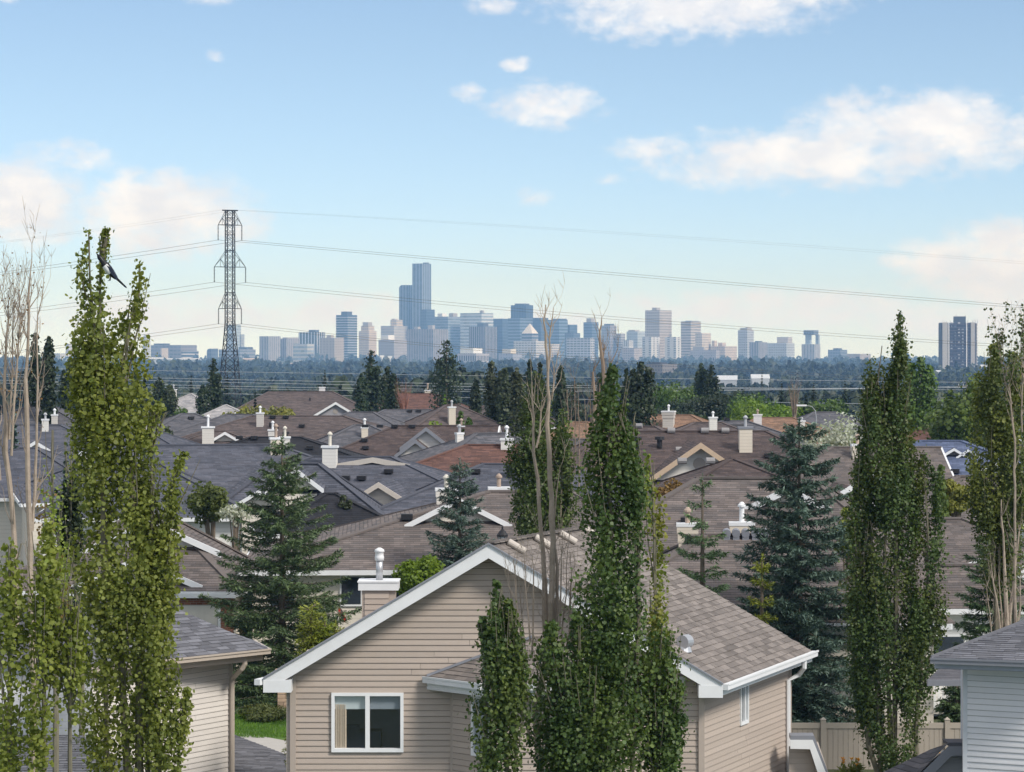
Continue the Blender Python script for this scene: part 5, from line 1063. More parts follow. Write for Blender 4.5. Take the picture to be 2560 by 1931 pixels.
# ------------------------------------------------------------------ yards
def yards():
    # lawn and path left of the front house
    def sheet(name, pts, z, m): return tag(MB().face([(p[0], p[1], z) for p in pts]).build(name, m), kind='structure')
    g = lambda u, d: ((u - 1280) / F * d, d)
    lm, t, b, o = pbsdf('mown_lawn'); gg = t.new('ShaderNodeNewGeometry')
    c = t.mix(t.noise(gg.outputs['Position'], .8, 5), (.055, .125, .010), (.115, .20, .022)); c = t.mix(t.m('MULTIPLY', t.noise(gg.outputs['Position'], 25, 4), .6), c, (.045, .09, .01)); t.l.new(c, b.inputs['Base Color']); b.inputs['Roughness'].default_value = .9
    sheet('lawn', [g(420, 84.2), g(560, 85.2), g(660, 84.0), g(760, 82.2), g(820, 98), g(420, 99)], .02, lm)
    sheet('path', [g(520, 81.2), g(640, 80.4), g(780, 78), g(780, 82), g(660, 83.9), g(560, 85.1), g(400, 84)], .03, M_CONC)
    gr = MB(); rng = random.Random(4); bl = []
    n = 9000; X0, X1 = g(480, 86)[0], g(760, 86)[0]; xs = RNG.uniform(X0, X1, n); ys = RNG.uniform(83.6, 94, n)
    C = np.c_[xs, ys, np.full(n, .03)]; N = np.c_[RNG.normal(0, 1, n), RNG.normal(-1, .5, n), np.full(n, .2)]
    T = np.c_[RNG.normal(0, .3, n), RNG.normal(0, .3, n), np.ones(n)]
    o = cards('grass', C, N, .09, NEED, leafmat('grass_blade', (.05, .115, .010), (.12, .22, .025), .3, .8), T=T); tag(o, 'mown green grass blades on the strip left of the front house', 'grass')
    # tan vinyl fence behind the right garden
    fd = 77.5; zt = P(2060, 1808, fd).z; x0, x1 = P(1880, 0, fd).x, P(2440, 0, fd).x
    e = empty('fence', ((x0 + x1) / 2, fd, 0), 'tan vinyl board fence behind the lilies at the right', 'fence')
    x = x0
    while x < x1: MB().box((x + .07, fd, zt / 2 - .06), (.132, .03, zt - .12)).build('fence_board', M_VINYLF, e, world=True); x += .14
    posts = [P(u, 0, fd).x for u in (1905, 2058, 2213, 2368)]
    for a, b in zip([x0] + posts, posts + [x1]): MB().box(((a + b) / 2, fd - .005, zt - .07), (b - a - .13, .07, .15)).build('top_rail', mat('tan_vinyl_rail', (.42, .37, .31), .5, var=.05), e, world=True)
    for p in posts:
        MB().box((p, fd - .01, zt / 2 + .05), (.14, .14, zt + .1)).build('post', mat('tan_vinyl_rail', (.42, .37, .31), .5, var=.05), e, world=True)
        q = MB(); b_ = zt + .1
        for k in range(4):
            s = [(-.085, -.095), (.085, -.095), (.085, .075), (-.085, .075)]; a, c = s[k], s[(k + 1) % 4]; q.face([(p + a[0], fd + a[1], b_), (p + c[0], fd + c[1], b_), (p, fd - .01, b_ + .07)])
        q.build('post_cap', mat('tan_vinyl_rail', (.42, .37, .31), .5, var=.05), e, world=True)
    # white deck railing behind, and the steps
    rd = 88; z1 = P(2350, 1690, rd).z; z0 = z1 - 1.0; xa, xb = P(2130, 0, rd).x, P(2420, 0, rd).x
    e = empty('deck_railing', ((xa + xb) / 2, rd, 0), 'white deck railing with thin balusters, behind the tan fence', 'railing')
    for z in (z0, z1): MB().box(((xa + xb) / 2, rd, z), (xb - xa, .07, .08)).build('rail', WHITE, e, world=True)
    x = xa
    while x < xb: MB().box((x, rd, (z0 + z1) / 2), (.045, .035, z1 - z0)).build('baluster', WHITE, e, world=True); x += .13
    for x in (xa, (xa + xb) / 2, xb): MB().box((x, rd, (z1 + .1) / 2), (.12, .12, z1 + .1)).build('post', WHITE, e, world=True)
    MB().box(((xa + xb) / 2, rd + 1.4, z0 - .12), (xb - xa, 2.9, .15)).build('deck', M_CONC, e, world=True)
    # black lantern on its post
    ld = 92; c = P(1256, 1340, ld); e = empty('lamp_post', (c.x, ld, 0), 'black lantern on a post peeking over the front house ridge', 'lamp post')
    MB().tube([(0, 0, 0), (0, 0, c.z - .25)], [.07, .05], 8).build('post', M_DARKV, e); h = c.z
    MB().tube([(0, 0, h - .02), (0, 0, h + .03), (0, 0, h + .16), (0, 0, h + .22), (0, 0, h + .3), (0, 0, h + .34)], [.19, .19, .10, .03, .03, .005], 12).build('lantern_cap', M_DARKV, e)
    MB().tube([(0, 0, h - .26), (0, 0, h - .02)], [.11, .15], 8).build('lantern_glass', mat('frosted_lantern', (.55, .56, .58), .3), e)
    fb = MB()
    for k in range(6): a = k * math.pi / 3; fb.tube([(.115 * math.cos(a), .115 * math.sin(a), h - .27), (.16 * math.cos(a), .16 * math.sin(a), h)], .014, 4)
    fb.build('lantern_frame', M_DARKV, e)
    # brick pier and stone wall pieces left of the front house, flag
    e = empty('flag', (P(845, 1540, 93).x, 93, 0), 'small red and white flag drooping by the house behind the spruce', 'flag'); p = P(845, 1516, 93)
    MB().tube([(0, 0, 0), (0, 0, p.z + .1)], .015, 5).build('pole', WHITE, e)
    for a, b, m_ in ((0, .12, mat('red_cloth', (.45, .03, .025), .8)), (.12, .3, WHITE), (.3, .42, mat('red_cloth', (.45, .03, .025), .8))):
        q = MB(); s = 6
        for k in range(s):
            f = lambda t, z: (.02 + t * .55, -.05 + .05 * math.sin(t * 14), p.z + z - t * .55)
            t0, t1 = a + (b - a) * k / s, a + (b - a) * (k + 1) / s; q.face([f(t0, -.32), f(t1, -.32), f(t1, 0), f(t0, 0)])
        q.build('flag_stripe', m_, e)
    bm = tabmat('warm_stone', (.46, .33, .23), .5); c = P(715, 1745, 88); e = empty('stone_pier', (c.x, 88.4, 0), 'warm tan stone pier left of the front house corner', 'pier')
    zt = P(715, 1690, 88).z; rng = random.Random(2)
    MB().box((0, .3, zt / 2), (.5, .5, zt)).build('core', M_CONC, e); z = 0
    while z < zt:
        h = rng.choice((.09, .12, .15)); x = -.3
        while x < .28: w = rng.uniform(.12, .3); w = min(w, .3 - x); MB().box((x + w / 2, .02, z + h / 2), (w - .012, rng.uniform(.07, .1), h - .012)).build('stone', bm, e); x += w
        z += h
    MB().box((0, .28, zt + .05), (.8, .75, .12)).build('cap', mat('peach_cap_stone', (.52, .38, .27), .8), e)
    # brick front of the house behind the left poplar
    bc = P(505, 1515, 95.3); e = empty('brick_garage_front', (bc.x, 95.5, 0), 'red brick garage front with a white door, left of the big spruce', 'garage')
    zt = P(500, 1492, 95.3).z; MB().box((0, .5, zt / 2), (2.1, .8, zt)).build('core', M_CONC, e); bk = tabmat('red_brick', (.27, .12, .075), .5)
    cnt = 0; rest = MB(); r = 0; z = zt - .075
    while z > 0:
        x = -1.05 + (0 if r % 2 else -.1)
        while x < 1.05:
            a, b = max(x, -1.05), min(x + .2, 1.05); x += .21
            if b - a < .03 or (-.9 < (a + b) / 2 < .52 and z < zt - .32): continue
            mb = MB() if cnt < 260 else rest; cnt += 1; mb.box(((a + b) / 2, .095, z + .033), (b - a, .05, .064))
            if mb is not rest: mb.build('brick', bk, e)
        z -= .075; r += 1
    MB().box((-.2, .1, (zt - .33) / 2), (1.4, .06, zt - .33)).build('door', mat('cream_door', (.66, .62, .56), .5), e); MB().box((.56, .09, (zt - .3) / 2), (.09, .09, zt - .3)).build('door_frame', WHITE, e)
    MB().box((0, -.1, zt + .03), (2.3, .2, .16)).build('gutter', WHITE, e)
yards()

# ------------------------------------------------------------------ trees
LM = {
 'aspen': leafmat('aspen_leaf', (.112, .146, .026), (.25, .285, .066), .36, 1.6),
 'aspen_lime': leafmat('aspen_leaf_lime', (.125, .165, .024), (.27, .31, .06), .36, 1.6),
 'aspen_deep': leafmat('aspen_leaf_deep', (.042, .072, .015), (.13, .17, .038), .30, 1.4),
 'aspen_dark': leafmat('aspen_leaf_dark', (.032, .062, .016), (.094, .142, .036), .25, 1.0),
 'olive': leafmat('poplar_leaf_olive', (.055, .080, .017), (.13, .16, .045), .28, .9),
 'rust': leafmat('withered_leaf', (.16, .085, .030), (.26, .17, .055), .3, 1.2),
 'far_dark': leafmat('far_poplar_leaf', (.014, .028, .012), (.042, .066, .026), .18, .5),
 'far_olive': leafmat('far_olive_leaf', (.030, .042, .018), (.07, .088, .035), .2, .5),
 'far_green': leafmat('far_green_leaf', (.040, .075, .014), (.115, .18, .030), .25, .4),
 'lime': leafmat('lime_leaf', (.075, .13, .010), (.17, .25, .022), .3, .6),
 'gold': leafmat('golden_leaf', (.12, .13, .020), (.24, .22, .045), .3, .8),
 'silver': leafmat('silver_leaf', (.30, .32, .26), (.52, .54, .46), .3, .6),
 'spruce': leafmat('green_spruce_needle', (.042, .078, .034), (.155, .22, .095), .08, 1.4),
 'blue': leafmat('blue_spruce_needle', (.042, .078, .062), (.155, .22, .18), .08, 1.3),
 'bluedk': leafmat('dark_blue_spruce_needle', (.032, .064, .048), (.14, .205, .155), .08, 1.1),
 'far_con': leafmat('far_conifer_needle', (.014, .026, .014), (.038, .06, .03), .08, .5),
 'cedar': leafmat('cedar_frond', (.15, .185, .022), (.30, .33, .05), .15, 2.5),
 'juniper': leafmat('juniper_frond', (.045, .07, .015), (.12, .14, .035), .12, 2.5),
}
def poplar(name, label, d, spires, m, leaf=.075, dens=1.0, solo=0, bark=None, group=None, base_u=None, rng=None, rise=(.7, 1.5), spread=.075, trunks=True, m2=None, limbs=12, wide=1.13, rag=.35):
    """columnar poplar: steep limbs carrying leaves; spires are lists of (u, row, half width, [depth shift])"""
    rng = rng or np.random.default_rng(abs(hash(label)) % 99999 if False else sum(map(ord, label)))
    s = d / F; bu = base_u if base_u is not None else spires[0][-1][0]
    base = Vector(((bu - 1280) * s, d, 0)); e = empty(name, base, label, 'tree', group)
    CC, NN, KK = [], [], []; tb = MB(); lb = MB(); bark = bark or M_ASPB
    for sp in spires:
        dd = sp[0][3] if len(sp[0]) > 3 else 0
        pts = np.array([((u - 1280) * s, dd, HC - (v - HOR) * s) for u, v, *_ in sp]); r = np.array([q[2] * s * wide for q in sp])
        pts[:, 0] -= base.x
        o = np.argsort(pts[:, 2]); pts, r = pts[o], r[o]
        zlo, zhi = pts[0, 2], pts[-1, 2]
        ax = lambda z: np.stack([np.interp(z, pts[:, 2], pts[:, 0]), np.interp(z, pts[:, 2], pts[:, 1]), z], -1)
        rr = lambda z: np.interp(z, pts[:, 2], r)
        zz = np.linspace(zlo, zhi, 300); w = rr(zz) + .05; area = np.trapezoid(2 * w, zz) if hasattr(np, 'trapezoid') else np.trapz(2 * w, zz)
        n = int(area * dens * 5.2 / (leaf ** 2) * 1.55); per = 26; nb = max(6, n // per); fade = np.clip((zhi - zz) / min(1.6, .4 * (zhi - zlo)), .22, 1)
        ng = max(4, nb // 11); gi = rng.choice(ng, nb, p=(lambda q: q / q.sum())(rng.uniform(.15, 1, ng) ** (1.5 * rag)))                        # limbs gather in boughs
        zs = (rng.choice(zz, ng, p=w * fade / (w * fade).sum()) - rng.uniform(.2, .9, ng) * .6)[gi] + rng.normal(0, .16, nb)
        az = rng.uniform(0, 2 * np.pi, ng)[gi] + rng.normal(0, .38, nb); Lb = rng.uniform(*rise, nb); fr = (rng.random(ng) ** .38 * (1 + rag * (rng.choice([.45, .7, .9, 1.05, 1.2, 1.5], ng, p=[.12, .2, .25, .2, .14, .09]) - 1)) * rng.uniform(.85, 1.15, ng))[gi] * rng.uniform(.8, 1.1, nb)
        t = rng.random((nb, per)) ** .75
        z = zs[:, None] + Lb[:, None] * t; z = np.minimum(z, zhi + .05)
        A = ax(z); rad_ = rr(np.clip(z, zlo, zhi)) * fr[:, None] * (.62 + .42 * t)
        off = np.stack([np.cos(az)[:, None] * rad_, np.sin(az)[:, None] * rad_, np.zeros_like(rad_)], -1)
        sg = np.minimum(spread, .25 * rr(np.clip(z, zlo, zhi)) + .02)[..., None]
        pos = A + off + rng.normal(0, 1, (nb, per, 3)) * sg * np.array([1, 1, 1.3])
        out = np.stack([np.cos(az)[:, None] + 0 * t, np.sin(az)[:, None] + 0 * t, .35 + 0 * t], -1)
        nrm = out * .75 + rng.normal(0, .75, pos.shape)
        KK.append(np.repeat(rng.random(ng)[gi], per)); CC.append(pos.reshape(-1, 3)); NN.append(nrm.reshape(-1, 3))
        if trunks:
            zt = np.linspace(max(0, zlo - 1.5), zhi, 14); line = [Vector(q) for q in ax(zt)]
            line[0] = Vector((line[0].x * .3, line[0].y * .3, 0)) if zlo < 3 else line[0]
            if zlo >= 3 and True: line = [Vector((line[0].x * .5, line[0].y * .5, 0)), *line]
            R0 = min(.075, .03 + .008 * (zhi - zlo)); tb.tube(line, list(np.linspace(R0, .012, len(line))), 7)
            for k in range(limbs):
                zz0 = rng.uniform(zlo, max(zlo + .01, zhi - .6)); a = rng.uniform(0, 6.28); L = rng.uniform(.8, 1.9); q0 = Vector(ax(np.array(zz0))); R = rr(zz0) * rng.uniform(.5, .95)
                P1 = Vector(ax(np.array(min(zz0 + L * .4, zhi)))) + Vector((math.cos(a) * R * .7, math.sin(a) * R * .7, 0)); P2 = Vector(ax(np.array(min(zz0 + L, zhi)))) + Vector((math.cos(a) * R, math.sin(a) * R, 0))
                lb.tube([q0, P1, P2], [.016, .011, .004], 5)
    C, N = np.concatenate(CC), np.concatenate(NN); S = leaf * rng.choice([.5, .75, .95, 1.1, 1.3], len(C)) * rng.uniform(.85, 1.1, len(C))
    if tb.f: tb.build('trunk', bark, e)
    if lb.f: tag(lb.build('branch', bark, e), kind='stuff')
    tm = HEX if leaf < .11 and d < 62 else RHOMB
    keep = np.ones(len(C), bool)
    if solo:
        front = np.argsort(C[:, 1] - .25 * rng.random(len(C)) * 4)[:len(C) // 3]; idx = rng.choice(front, min(solo, len(front)), replace=False); keep[idx] = False
        t = HEX; me = bpy.data.meshes.new('leaf'); me.from_pydata([tuple(q) for q in t], [], [list(range(len(t)))]); me.materials.append(m)
        for i in idx:
            o = link('leaf', me, e); n = Vector(N[i] + np.array([0, -.9, .1])); q = n.to_track_quat('Z', 'Y'); o.location = C[i] + np.array([0, -.06, 0]); o.rotation_mode = 'QUATERNION'; o.rotation_quaternion = q @ Matrix.Rotation(rng.uniform(0, 6.28), 3, 'Z').to_quaternion(); o.scale = [S[i] * 1.1] * 3
    C, N, S = C[keep], N[keep], S[keep]
    if m2 is not None:
        # every bough keeps one of two greens
        k = np.concatenate(KK)[keep] < .42
        cards('foliage', C[k], N[k], S[k], tm, m2, e); C, N, S = C[~k], N[~k], S[~k]
    cards('foliage', C, N, S, tm, m, e)
    return e
def stems(name, label, d, lines, m=None, twigs=8, group=None, leafm=None, nleaf=0, base=None, twl=(.25, .8), e=None, rng=None, leaf=.06):
    """bare stems: each line is a list of (u, row, thickness px)"""
    s = d / F; rng = rng or random.Random(sum(map(ord, label)))
    if e is None:
        u0, v0 = lines[0][-1][:2]; e = empty(name, ((u0 - 1280) * s, d, 0), label, 'tree', group)
    tb = MB(); wb = MB(); C = []
    for ln in lines:
        dy = rng.uniform(-.25, .25); pts = [Vector(((u - 1280) * s - e.location.x, dy, HC - (v - HOR) * s)) for u, v, *_ in ln]; r = [q[2] * s * .38 for q in ln]
        P_, R_ = [pts[0]], [r[0]]
        for (a, b), (ra, rb) in zip(zip(pts, pts[1:]), zip(r, r[1:])):
            n = max(2, int((b - a).length / .35))
            for k in range(1, n + 1): t = k / n; P_.append(a.lerp(b, t) + Vector((rng.gauss(0, .012), rng.gauss(0, .02), 0))); R_.append(max(.004, ra + (rb - ra) * t))
        tb.tube(P_, R_, 7)
        for k in range(twigs):
            i = int(rng.random() ** 1.3 * (len(P_) - 1)); p = P_[i]; L = rng.uniform(*twl); a = rng.uniform(0, 6.28); sp = rng.uniform(.12, .35)
            m1 = p + Vector((math.cos(a) * sp * L, math.sin(a) * sp * L, L * .45)); m2 = m1 + Vector((math.cos(a + .5) * sp * L * .5, math.sin(a) * sp * L * .4, L * .55)); rr = min(R_[i] * .55, .012)
            wb.tube([p, m1, m2], [rr, rr * .7, .0025], 4)
            for j in range(2):
                b0 = m1.lerp(m2, rng.random()); b1 = b0 + Vector((rng.uniform(-.12, .12), rng.uniform(-.12, .12), rng.uniform(.08, .3))); wb.tube([b0, b1], [.004, .002], 3, False)
            for j in range(nleaf): C.append(tuple(m1.lerp(m2, rng.random()) + Vector((rng.gauss(0, .06), rng.gauss(0, .06), rng.gauss(0, .08)))))
    tb.build('trunk', m or M_PALE, e)
    if wb.f: tag(wb.build('twig', m or M_PALE, e), kind='stuff')
    if C: cards('foliage', C, RNG.normal(size=(len(C), 3)), leaf * RNG.uniform(.7, 1.2, len(C)), HEX if d < 60 else RHOMB, leafm, e)
    return e
def spruce(name, label, u, vtop, d, half, m, zb=.3, lev=34, droop=.28, group=None, sparse=1.0, lean=0, sides=None, seed=0, need=.15, pw=.75):
    """spruce: whorls of boughs, each bough a fan of needle sprays"""
    s = d / F; top = P(u, vtop, d); e = empty(name, (top.x, d, 0), label, 'tree', group); rng = np.random.default_rng(sum(map(ord, label)) + seed)
    H = top.z; R = half * s; C, N, T, S = [], [], [], []; bb = MB()
    k = 0; z = H - .25
    while z > zb:
        t = (H - z) / (H - zb); nb = int(round(5 + 4 * t)); a0 = rng.uniform(0, 6.28)
        for b in range(nb):
            if rng.random() > sparse: continue
            a = a0 + 6.283 * b / nb + rng.normal(0, .22)
            if sides is not None and math.cos(a) * sides < -.2: continue
            L = R * (t ** pw) * rng.uniform(.62, 1.12) + .12
            dx, dy = math.cos(a), math.sin(a); zz = z + rng.normal(0, .07)
            def at(q): return np.stack([dx * L * q, dy * L * q, zz + .10 * L * q * (1 - t) * 1.3 - droop * L * q * t * 1.2 + .17 * L * q ** 2.5], -1)
            bb.tube([Vector(at(np.array(q))) for q in (0., .5, 1.)], [.022 * (.4 + t), .014, .005], 4, False)
            ns = max(4, int(L / .062)); q = np.repeat(np.linspace(.12, 1, ns), 2); side = np.tile([-1., 1.], ns)
            ln = (.07 + .30 * L * (1 - q) ** .8 * .75 + .07) * rng.uniform(.65, 1.2, len(q)); p = at(q)
            fwd = np.array([dx, dy, 0]); sd = np.array([-dy, dx, 0])
            dirv = unit(fwd * rng.uniform(.45, .9, (len(q), 1)) + sd * side[:, None] * rng.uniform(.6, 1, (len(q), 1)) + np.array([0, 0, 1]) * rng.normal(-.22, .22, (len(q), 1)))
            for st in range(7):
                f = (st + .3) / 7; keep = (f * ln < ln) & (ln > .05)
                c = p + dirv * (ln * f)[:, None] + rng.normal(0, .012, p.shape); c[:, 2] -= .10 * (ln * f) ** 1.3
                C.append(c); jd = unit(dirv + rng.normal(0, .42, dirv.shape)); T.append(jd); nr = np.array([0, 0, 1]) + rng.normal(0, .6, c.shape); N.append(nr); S.append(rng.uniform(.75, 1.25, len(q)) * need * .78)
            # tip
            c = at(np.linspace(.75, 1.03, 6)); C.append(c); T.append(np.tile(unit(np.array([dx, dy, .35])), (6, 1)) + rng.normal(0, .3, (6, 3))); N.append(np.tile([0, 0, 1.], (6, 1)) + rng.normal(0, .5, (6, 3))); S.append(np.full(6, need))
        z -= (H - zb) / lev * rng.uniform(.75, 1.25); k += 1
    n = 60; zz = rng.uniform(H - .55, H + .06, n); C.append(np.c_[rng.normal(0, .02, n), rng.normal(0, .02, n), zz]); T.append(np.c_[rng.normal(0, .7, n), rng.normal(0, .7, n), np.ones(n)]); N.append(rng.normal(size=(n, 3))); S.append(np.full(n, need * .8))
    MB().tube([(0, 0, 0), (0, 0, H * .5), (0, 0, H - .05)], [.16, .09, .015], 8).build('trunk', M_BARK, e)
    tag(bb.build('bough', M_BARK, e), kind='stuff')
    cards('needles', np.concatenate(C), np.concatenate(N), np.concatenate(S), NEED, m, e, T=np.concatenate(T))
    return e
def bushy(name, label, u, vtop, d, half, m, zbase=0, leaf=.09, n=5000, group=None, clumps=26, seed=0, trunk=True, flat=.9, cat='tree', vb=None, tmpl=None):
    """round-headed tree or shrub made of leaf clumps"""
    s = d / F; top = P(u, vtop, d); g0 = tz(top.x, d); e = empty(name, (top.x, d, g0), label, cat, group); rng = np.random.default_rng(sum(map(ord, label)) + seed)
    H = top.z - g0; R = half * s; zb = zbase if vb is None else HC - (vb - HOR) * s - g0
    hz = (H - zb) / 2; c0 = zb + hz; C, N, S = [], [], []; bb = MB(); per = n // clumps
    for k in range(clumps):
        a = rng.uniform(0, 6.28); f = rng.uniform(.2, .82); el = rng.uniform(-1, 1); q = math.sqrt(1 - el * el)
        c = np.array([math.cos(a) * q * R * f, math.sin(a) * q * R * f, c0 + el * hz * f]); r = R * rng.uniform(.28, .46)
        v = unit(rng.normal(size=(per, 3))); rr = r * rng.uniform(.45, 1.08, (per, 1)); p = c + v * rr * np.array([1, 1, flat]); C.append(p); N.append(v * .8 + rng.normal(0, .6, v.shape) + np.array([0, 0, .3])); S.append(rng.uniform(.7, 1.25, per) * leaf)
        if trunk and k < 9: bb.tube([(0, 0, max(zb * .6, H * .12)), tuple(c * np.array([.5, .5, 1]) - np.array([0, 0, r * .5])), tuple(c)], [.05 * R + .02, .03 * R, .01], 5, False)
    if trunk: MB().tube([(0, 0, 0), (0, 0, max(zb, .2 * H)), (0, 0, c0)], [.07 * R + .04, .06 * R + .03, .02], 7).build('trunk', M_BARK, e); bb.build('branch', M_BARK, e)
    P_ = np.concatenate(C); k = P_[:, 2] > .02
    cards('foliage', P_[k], np.concatenate(N)[k], np.concatenate(S)[k], RHOMB if tmpl is None else tmpl, m, e)
    return e
def near_trees():
    # the leafy poplar at the left, two main tops
    poplar('poplar_tree', 'tall leafy green poplar at the left with two ragged tops and a magpie', 42, [
        [(222, 585, 6), (226, 640, 22), (222, 690, 28), (232, 760, 36), (240, 860, 50), (246, 1000, 70), (256, 1180, 90), (262, 1380, 92), (300, 1600, 112), (320, 1960, 118)],
        [(350, 660, 6), (352, 700, 16), (344, 770, 14), (324, 820, 30), (312, 900, 46), (312, 1000, 56), (326, 1150, 60), (340, 1350, 62), (350, 1500, 60)],
        [(455, 1150, 8), (428, 1190, 38), (420, 1260, 50), (404, 1360, 60), (396, 1480, 58), (392, 1640, 56), (392, 1800, 62), (398, 1960, 66)],
        [(394, 1030, 6), (384, 1060, 20), (366, 1110, 30), (380, 1150, 24)], [(465, 1740, 4), (462, 1775, 14), (452, 1840, 14), (446, 1900, 14)],
        [(262, 590, 4), (256, 640, 12), (250, 720, 16)]], LM['aspen'], .056, .74, 280, rag=.9, m2=LM['aspen_lime'], base_u=320)
    poplar('poplar_tree', 'lime green young poplar foliage in the lower left before the bare trunks', 40, [
        [(120, 1330, 14), (118, 1430, 40), (112, 1560, 62), (110, 1700, 66), (110, 1960, 74)], [(28, 1360, 14), (24, 1450, 40), (24, 1650, 46), (24, 1960, 50)], [(180, 1480, 12), (172, 1600, 34), (175, 1800, 40)]], LM['aspen_lime'], .06, .5, 60, base_u=100)
    poplar('poplar_tree', 'dark narrow poplar seen between the leafy poplar and the bare trunks', 60, [[(176, 1075, 6), (178, 1150, 18), (176, 1300, 24), (190, 1480, 28), (205, 1640, 30)]], LM['far_dark'], .085, .8, base_u=200)
    stems('bare_poplar', 'pale half-dead poplar at the left edge with bare forked trunks', 47, [
        [(76, 610, 2), (70, 690, 4), (66, 745, 9), (70, 800, 9), (62, 900, 10), (60, 1010, 16), (65, 1150, 17), (68, 1300, 19), (76, 1560, 22), (80, 1940, 26)],
        [(18, 745, 2), (16, 800, 6), (10, 900, 8), (4, 1000, 12), (12, 1130, 18), (22, 1250, 17), (33, 1400, 18), (36, 1600, 22)],
        [(50, 745, 3), (48, 800, 5), (42, 900, 6), (36, 1000, 8), (28, 1140, 9)], [(104, 700, 2), (90, 790, 4), (86, 900, 5), (90, 1060, 8), (80, 1230, 11), (74, 1330, 12)],
        [(30, 740, 2), (26, 830, 4), (22, 950, 6), (22, 1100, 8)], [(-6, 620, 2), (-8, 900, 6), (0, 1200, 10)], [(70, 740, 3), (44, 850, 5), (40, 950, 6)]], M_PALE, 26, leafm=LM['rust'], nleaf=1, leaf=.035)
    poplar('withered_poplar', 'thin withering rust-coloured foliage between the bare trunks and the leafy poplar', 50, [[(132, 1075, 12), (130, 1160, 30), (132, 1300, 40), (128, 1440, 36), (140, 1600, 40)]], LM['rust'], .05, .12, base_u=130, m2=LM['aspen_lime'])
    # the centre poplar
    poplar('poplar_tree', 'big leafy green poplar before the front house, thick central column', 48, [
        [(1536, 938, 8), (1538, 980, 30), (1526, 1060, 42), (1518, 1110, 40), (1520, 1180, 58), (1530, 1300, 74), (1526, 1450, 86), (1532, 1600, 110), (1524, 1780, 150), (1515, 1960, 165)],
        [(1560, 1030, 8), (1580, 1120, 34), (1596, 1200, 40), (1596, 1330, 30)],
        [(1655, 1570, 8), (1650, 1640, 36), (1650, 1760, 40), (1640, 1960, 60)], [(1700, 1720, 4), (1680, 1745, 26), (1668, 1800, 34), (1668, 1960, 20)]], LM['aspen_dark'], .058, 1.05, 280, m2=LM['aspen_deep'], base_u=1510)
    poplar('poplar_tree', 'shorter deep green poplar left of the dead stems, before the bay window', 47, [
        [(1240, 1470, 4), (1240, 1530, 18), (1238, 1600, 34), (1250, 1700, 50), (1262, 1820, 70), (1270, 1960, 84)], [(1270, 1520, 6), (1272, 1580, 24), (1280, 1680, 36), (1290, 1800, 40)],
        [(1205, 1560, 3), (1210, 1585, 10), (1215, 1660, 18)], [(1222, 1880, 6), (1222, 1960, 24)]], LM['aspen_dark'], .058, 1.0, 240, m2=LM['aspen_deep'], base_u=1270)
    poplar('poplar_tree', 'middle clump of poplar leaves right of the pale dead trunks', 47.5, [
        [(1385, 1580, 10), (1396, 1640, 44), (1408, 1720, 66), (1416, 1850, 84), (1420, 1960, 90)], [(1445, 1560, 8), (1450, 1660, 40), (1456, 1800, 56), (1460, 1960, 60)]], LM['aspen_dark'], .058, .95, 160, m2=LM['aspen_deep'], base_u=1405)
    poplar('poplar_tree', 'thin yellow-green poplar strand behind the right flank of the centre poplar', 52, [
        [(1625, 1150, 6), (1632, 1230, 22), (1636, 1380, 26), (1640, 1560, 26), (1640, 1700, 20)], [(1592, 1200, 5), (1590, 1300, 14)]], LM['gold'], .06, .5, base_u=1635, m2=LM['aspen_lime'])
    stems('dead_poplar', 'tall bare dead poplar stems rising before the front house gable', 49, [
        [(1364, 762, 3), (1362, 800, 5), (1368, 860, 9), (1370, 930, 9), (1374, 1000, 11), (1368, 1060, 15), (1376, 1200, 17), (1384, 1400, 20), (1380, 1560, 23), (1340, 1780, 24), (1355, 1960, 26)],
        [(1384, 768, 2), (1380, 820, 5), (1374, 880, 6), (1369, 960, 7)], [(1386, 925, 4), (1384, 960, 5), (1376, 1000, 6)],
        [(1330, 955, 3), (1328, 1010, 6), (1334, 1080, 8), (1342, 1200, 12), (1352, 1320, 14), (1362, 1450, 17), (1366, 1570, 19)],
        [(1362, 1000, 3), (1350, 1060, 6), (1344, 1120, 8)], [(1400, 1170, 2), (1386, 1300, 7), (1392, 1420, 10), (1390, 1560, 14)], [(1284, 1400, 3), (1294, 1500, 6), (1302, 1600, 9), (1312, 1760, 11), (1322, 1850, 12)],
        [(1334, 1420, 4), (1334, 1540, 6), (1332, 1640, 8)], [(1430, 1430, 3), (1424, 1500, 8), (1428, 1590, 12), (1408, 1600, 12)], [(1452, 1500, 4), (1444, 1560, 6), (1420, 1620, 9)], [(1270, 1420, 2), (1280, 1520, 4), (1300, 1640, 6), (1320, 1760, 8)], [(1310, 1380, 2), (1314, 1480, 4), (1326, 1600, 6)], [(1296, 1440, 2), (1306, 1540, 4), (1318, 1680, 6)], [(1350, 1330, 2), (1356, 1450, 4), (1360, 1600, 7)], [(1406, 1330, 2), (1402, 1440, 5), (1396, 1580, 7)], [(1420, 1370, 2), (1414, 1480, 4), (1404, 1600, 6)], [(1440, 1440, 2), (1434, 1520, 4), (1418, 1620, 6)], [(1376, 1380, 2), (1386, 1480, 5), (1384, 1600, 7)], [(1348, 1760, 6), (1360, 1830, 12), (1378, 1900, 18), (1384, 1990, 20)]], M_PALE, 8, twl=(.2, .6))
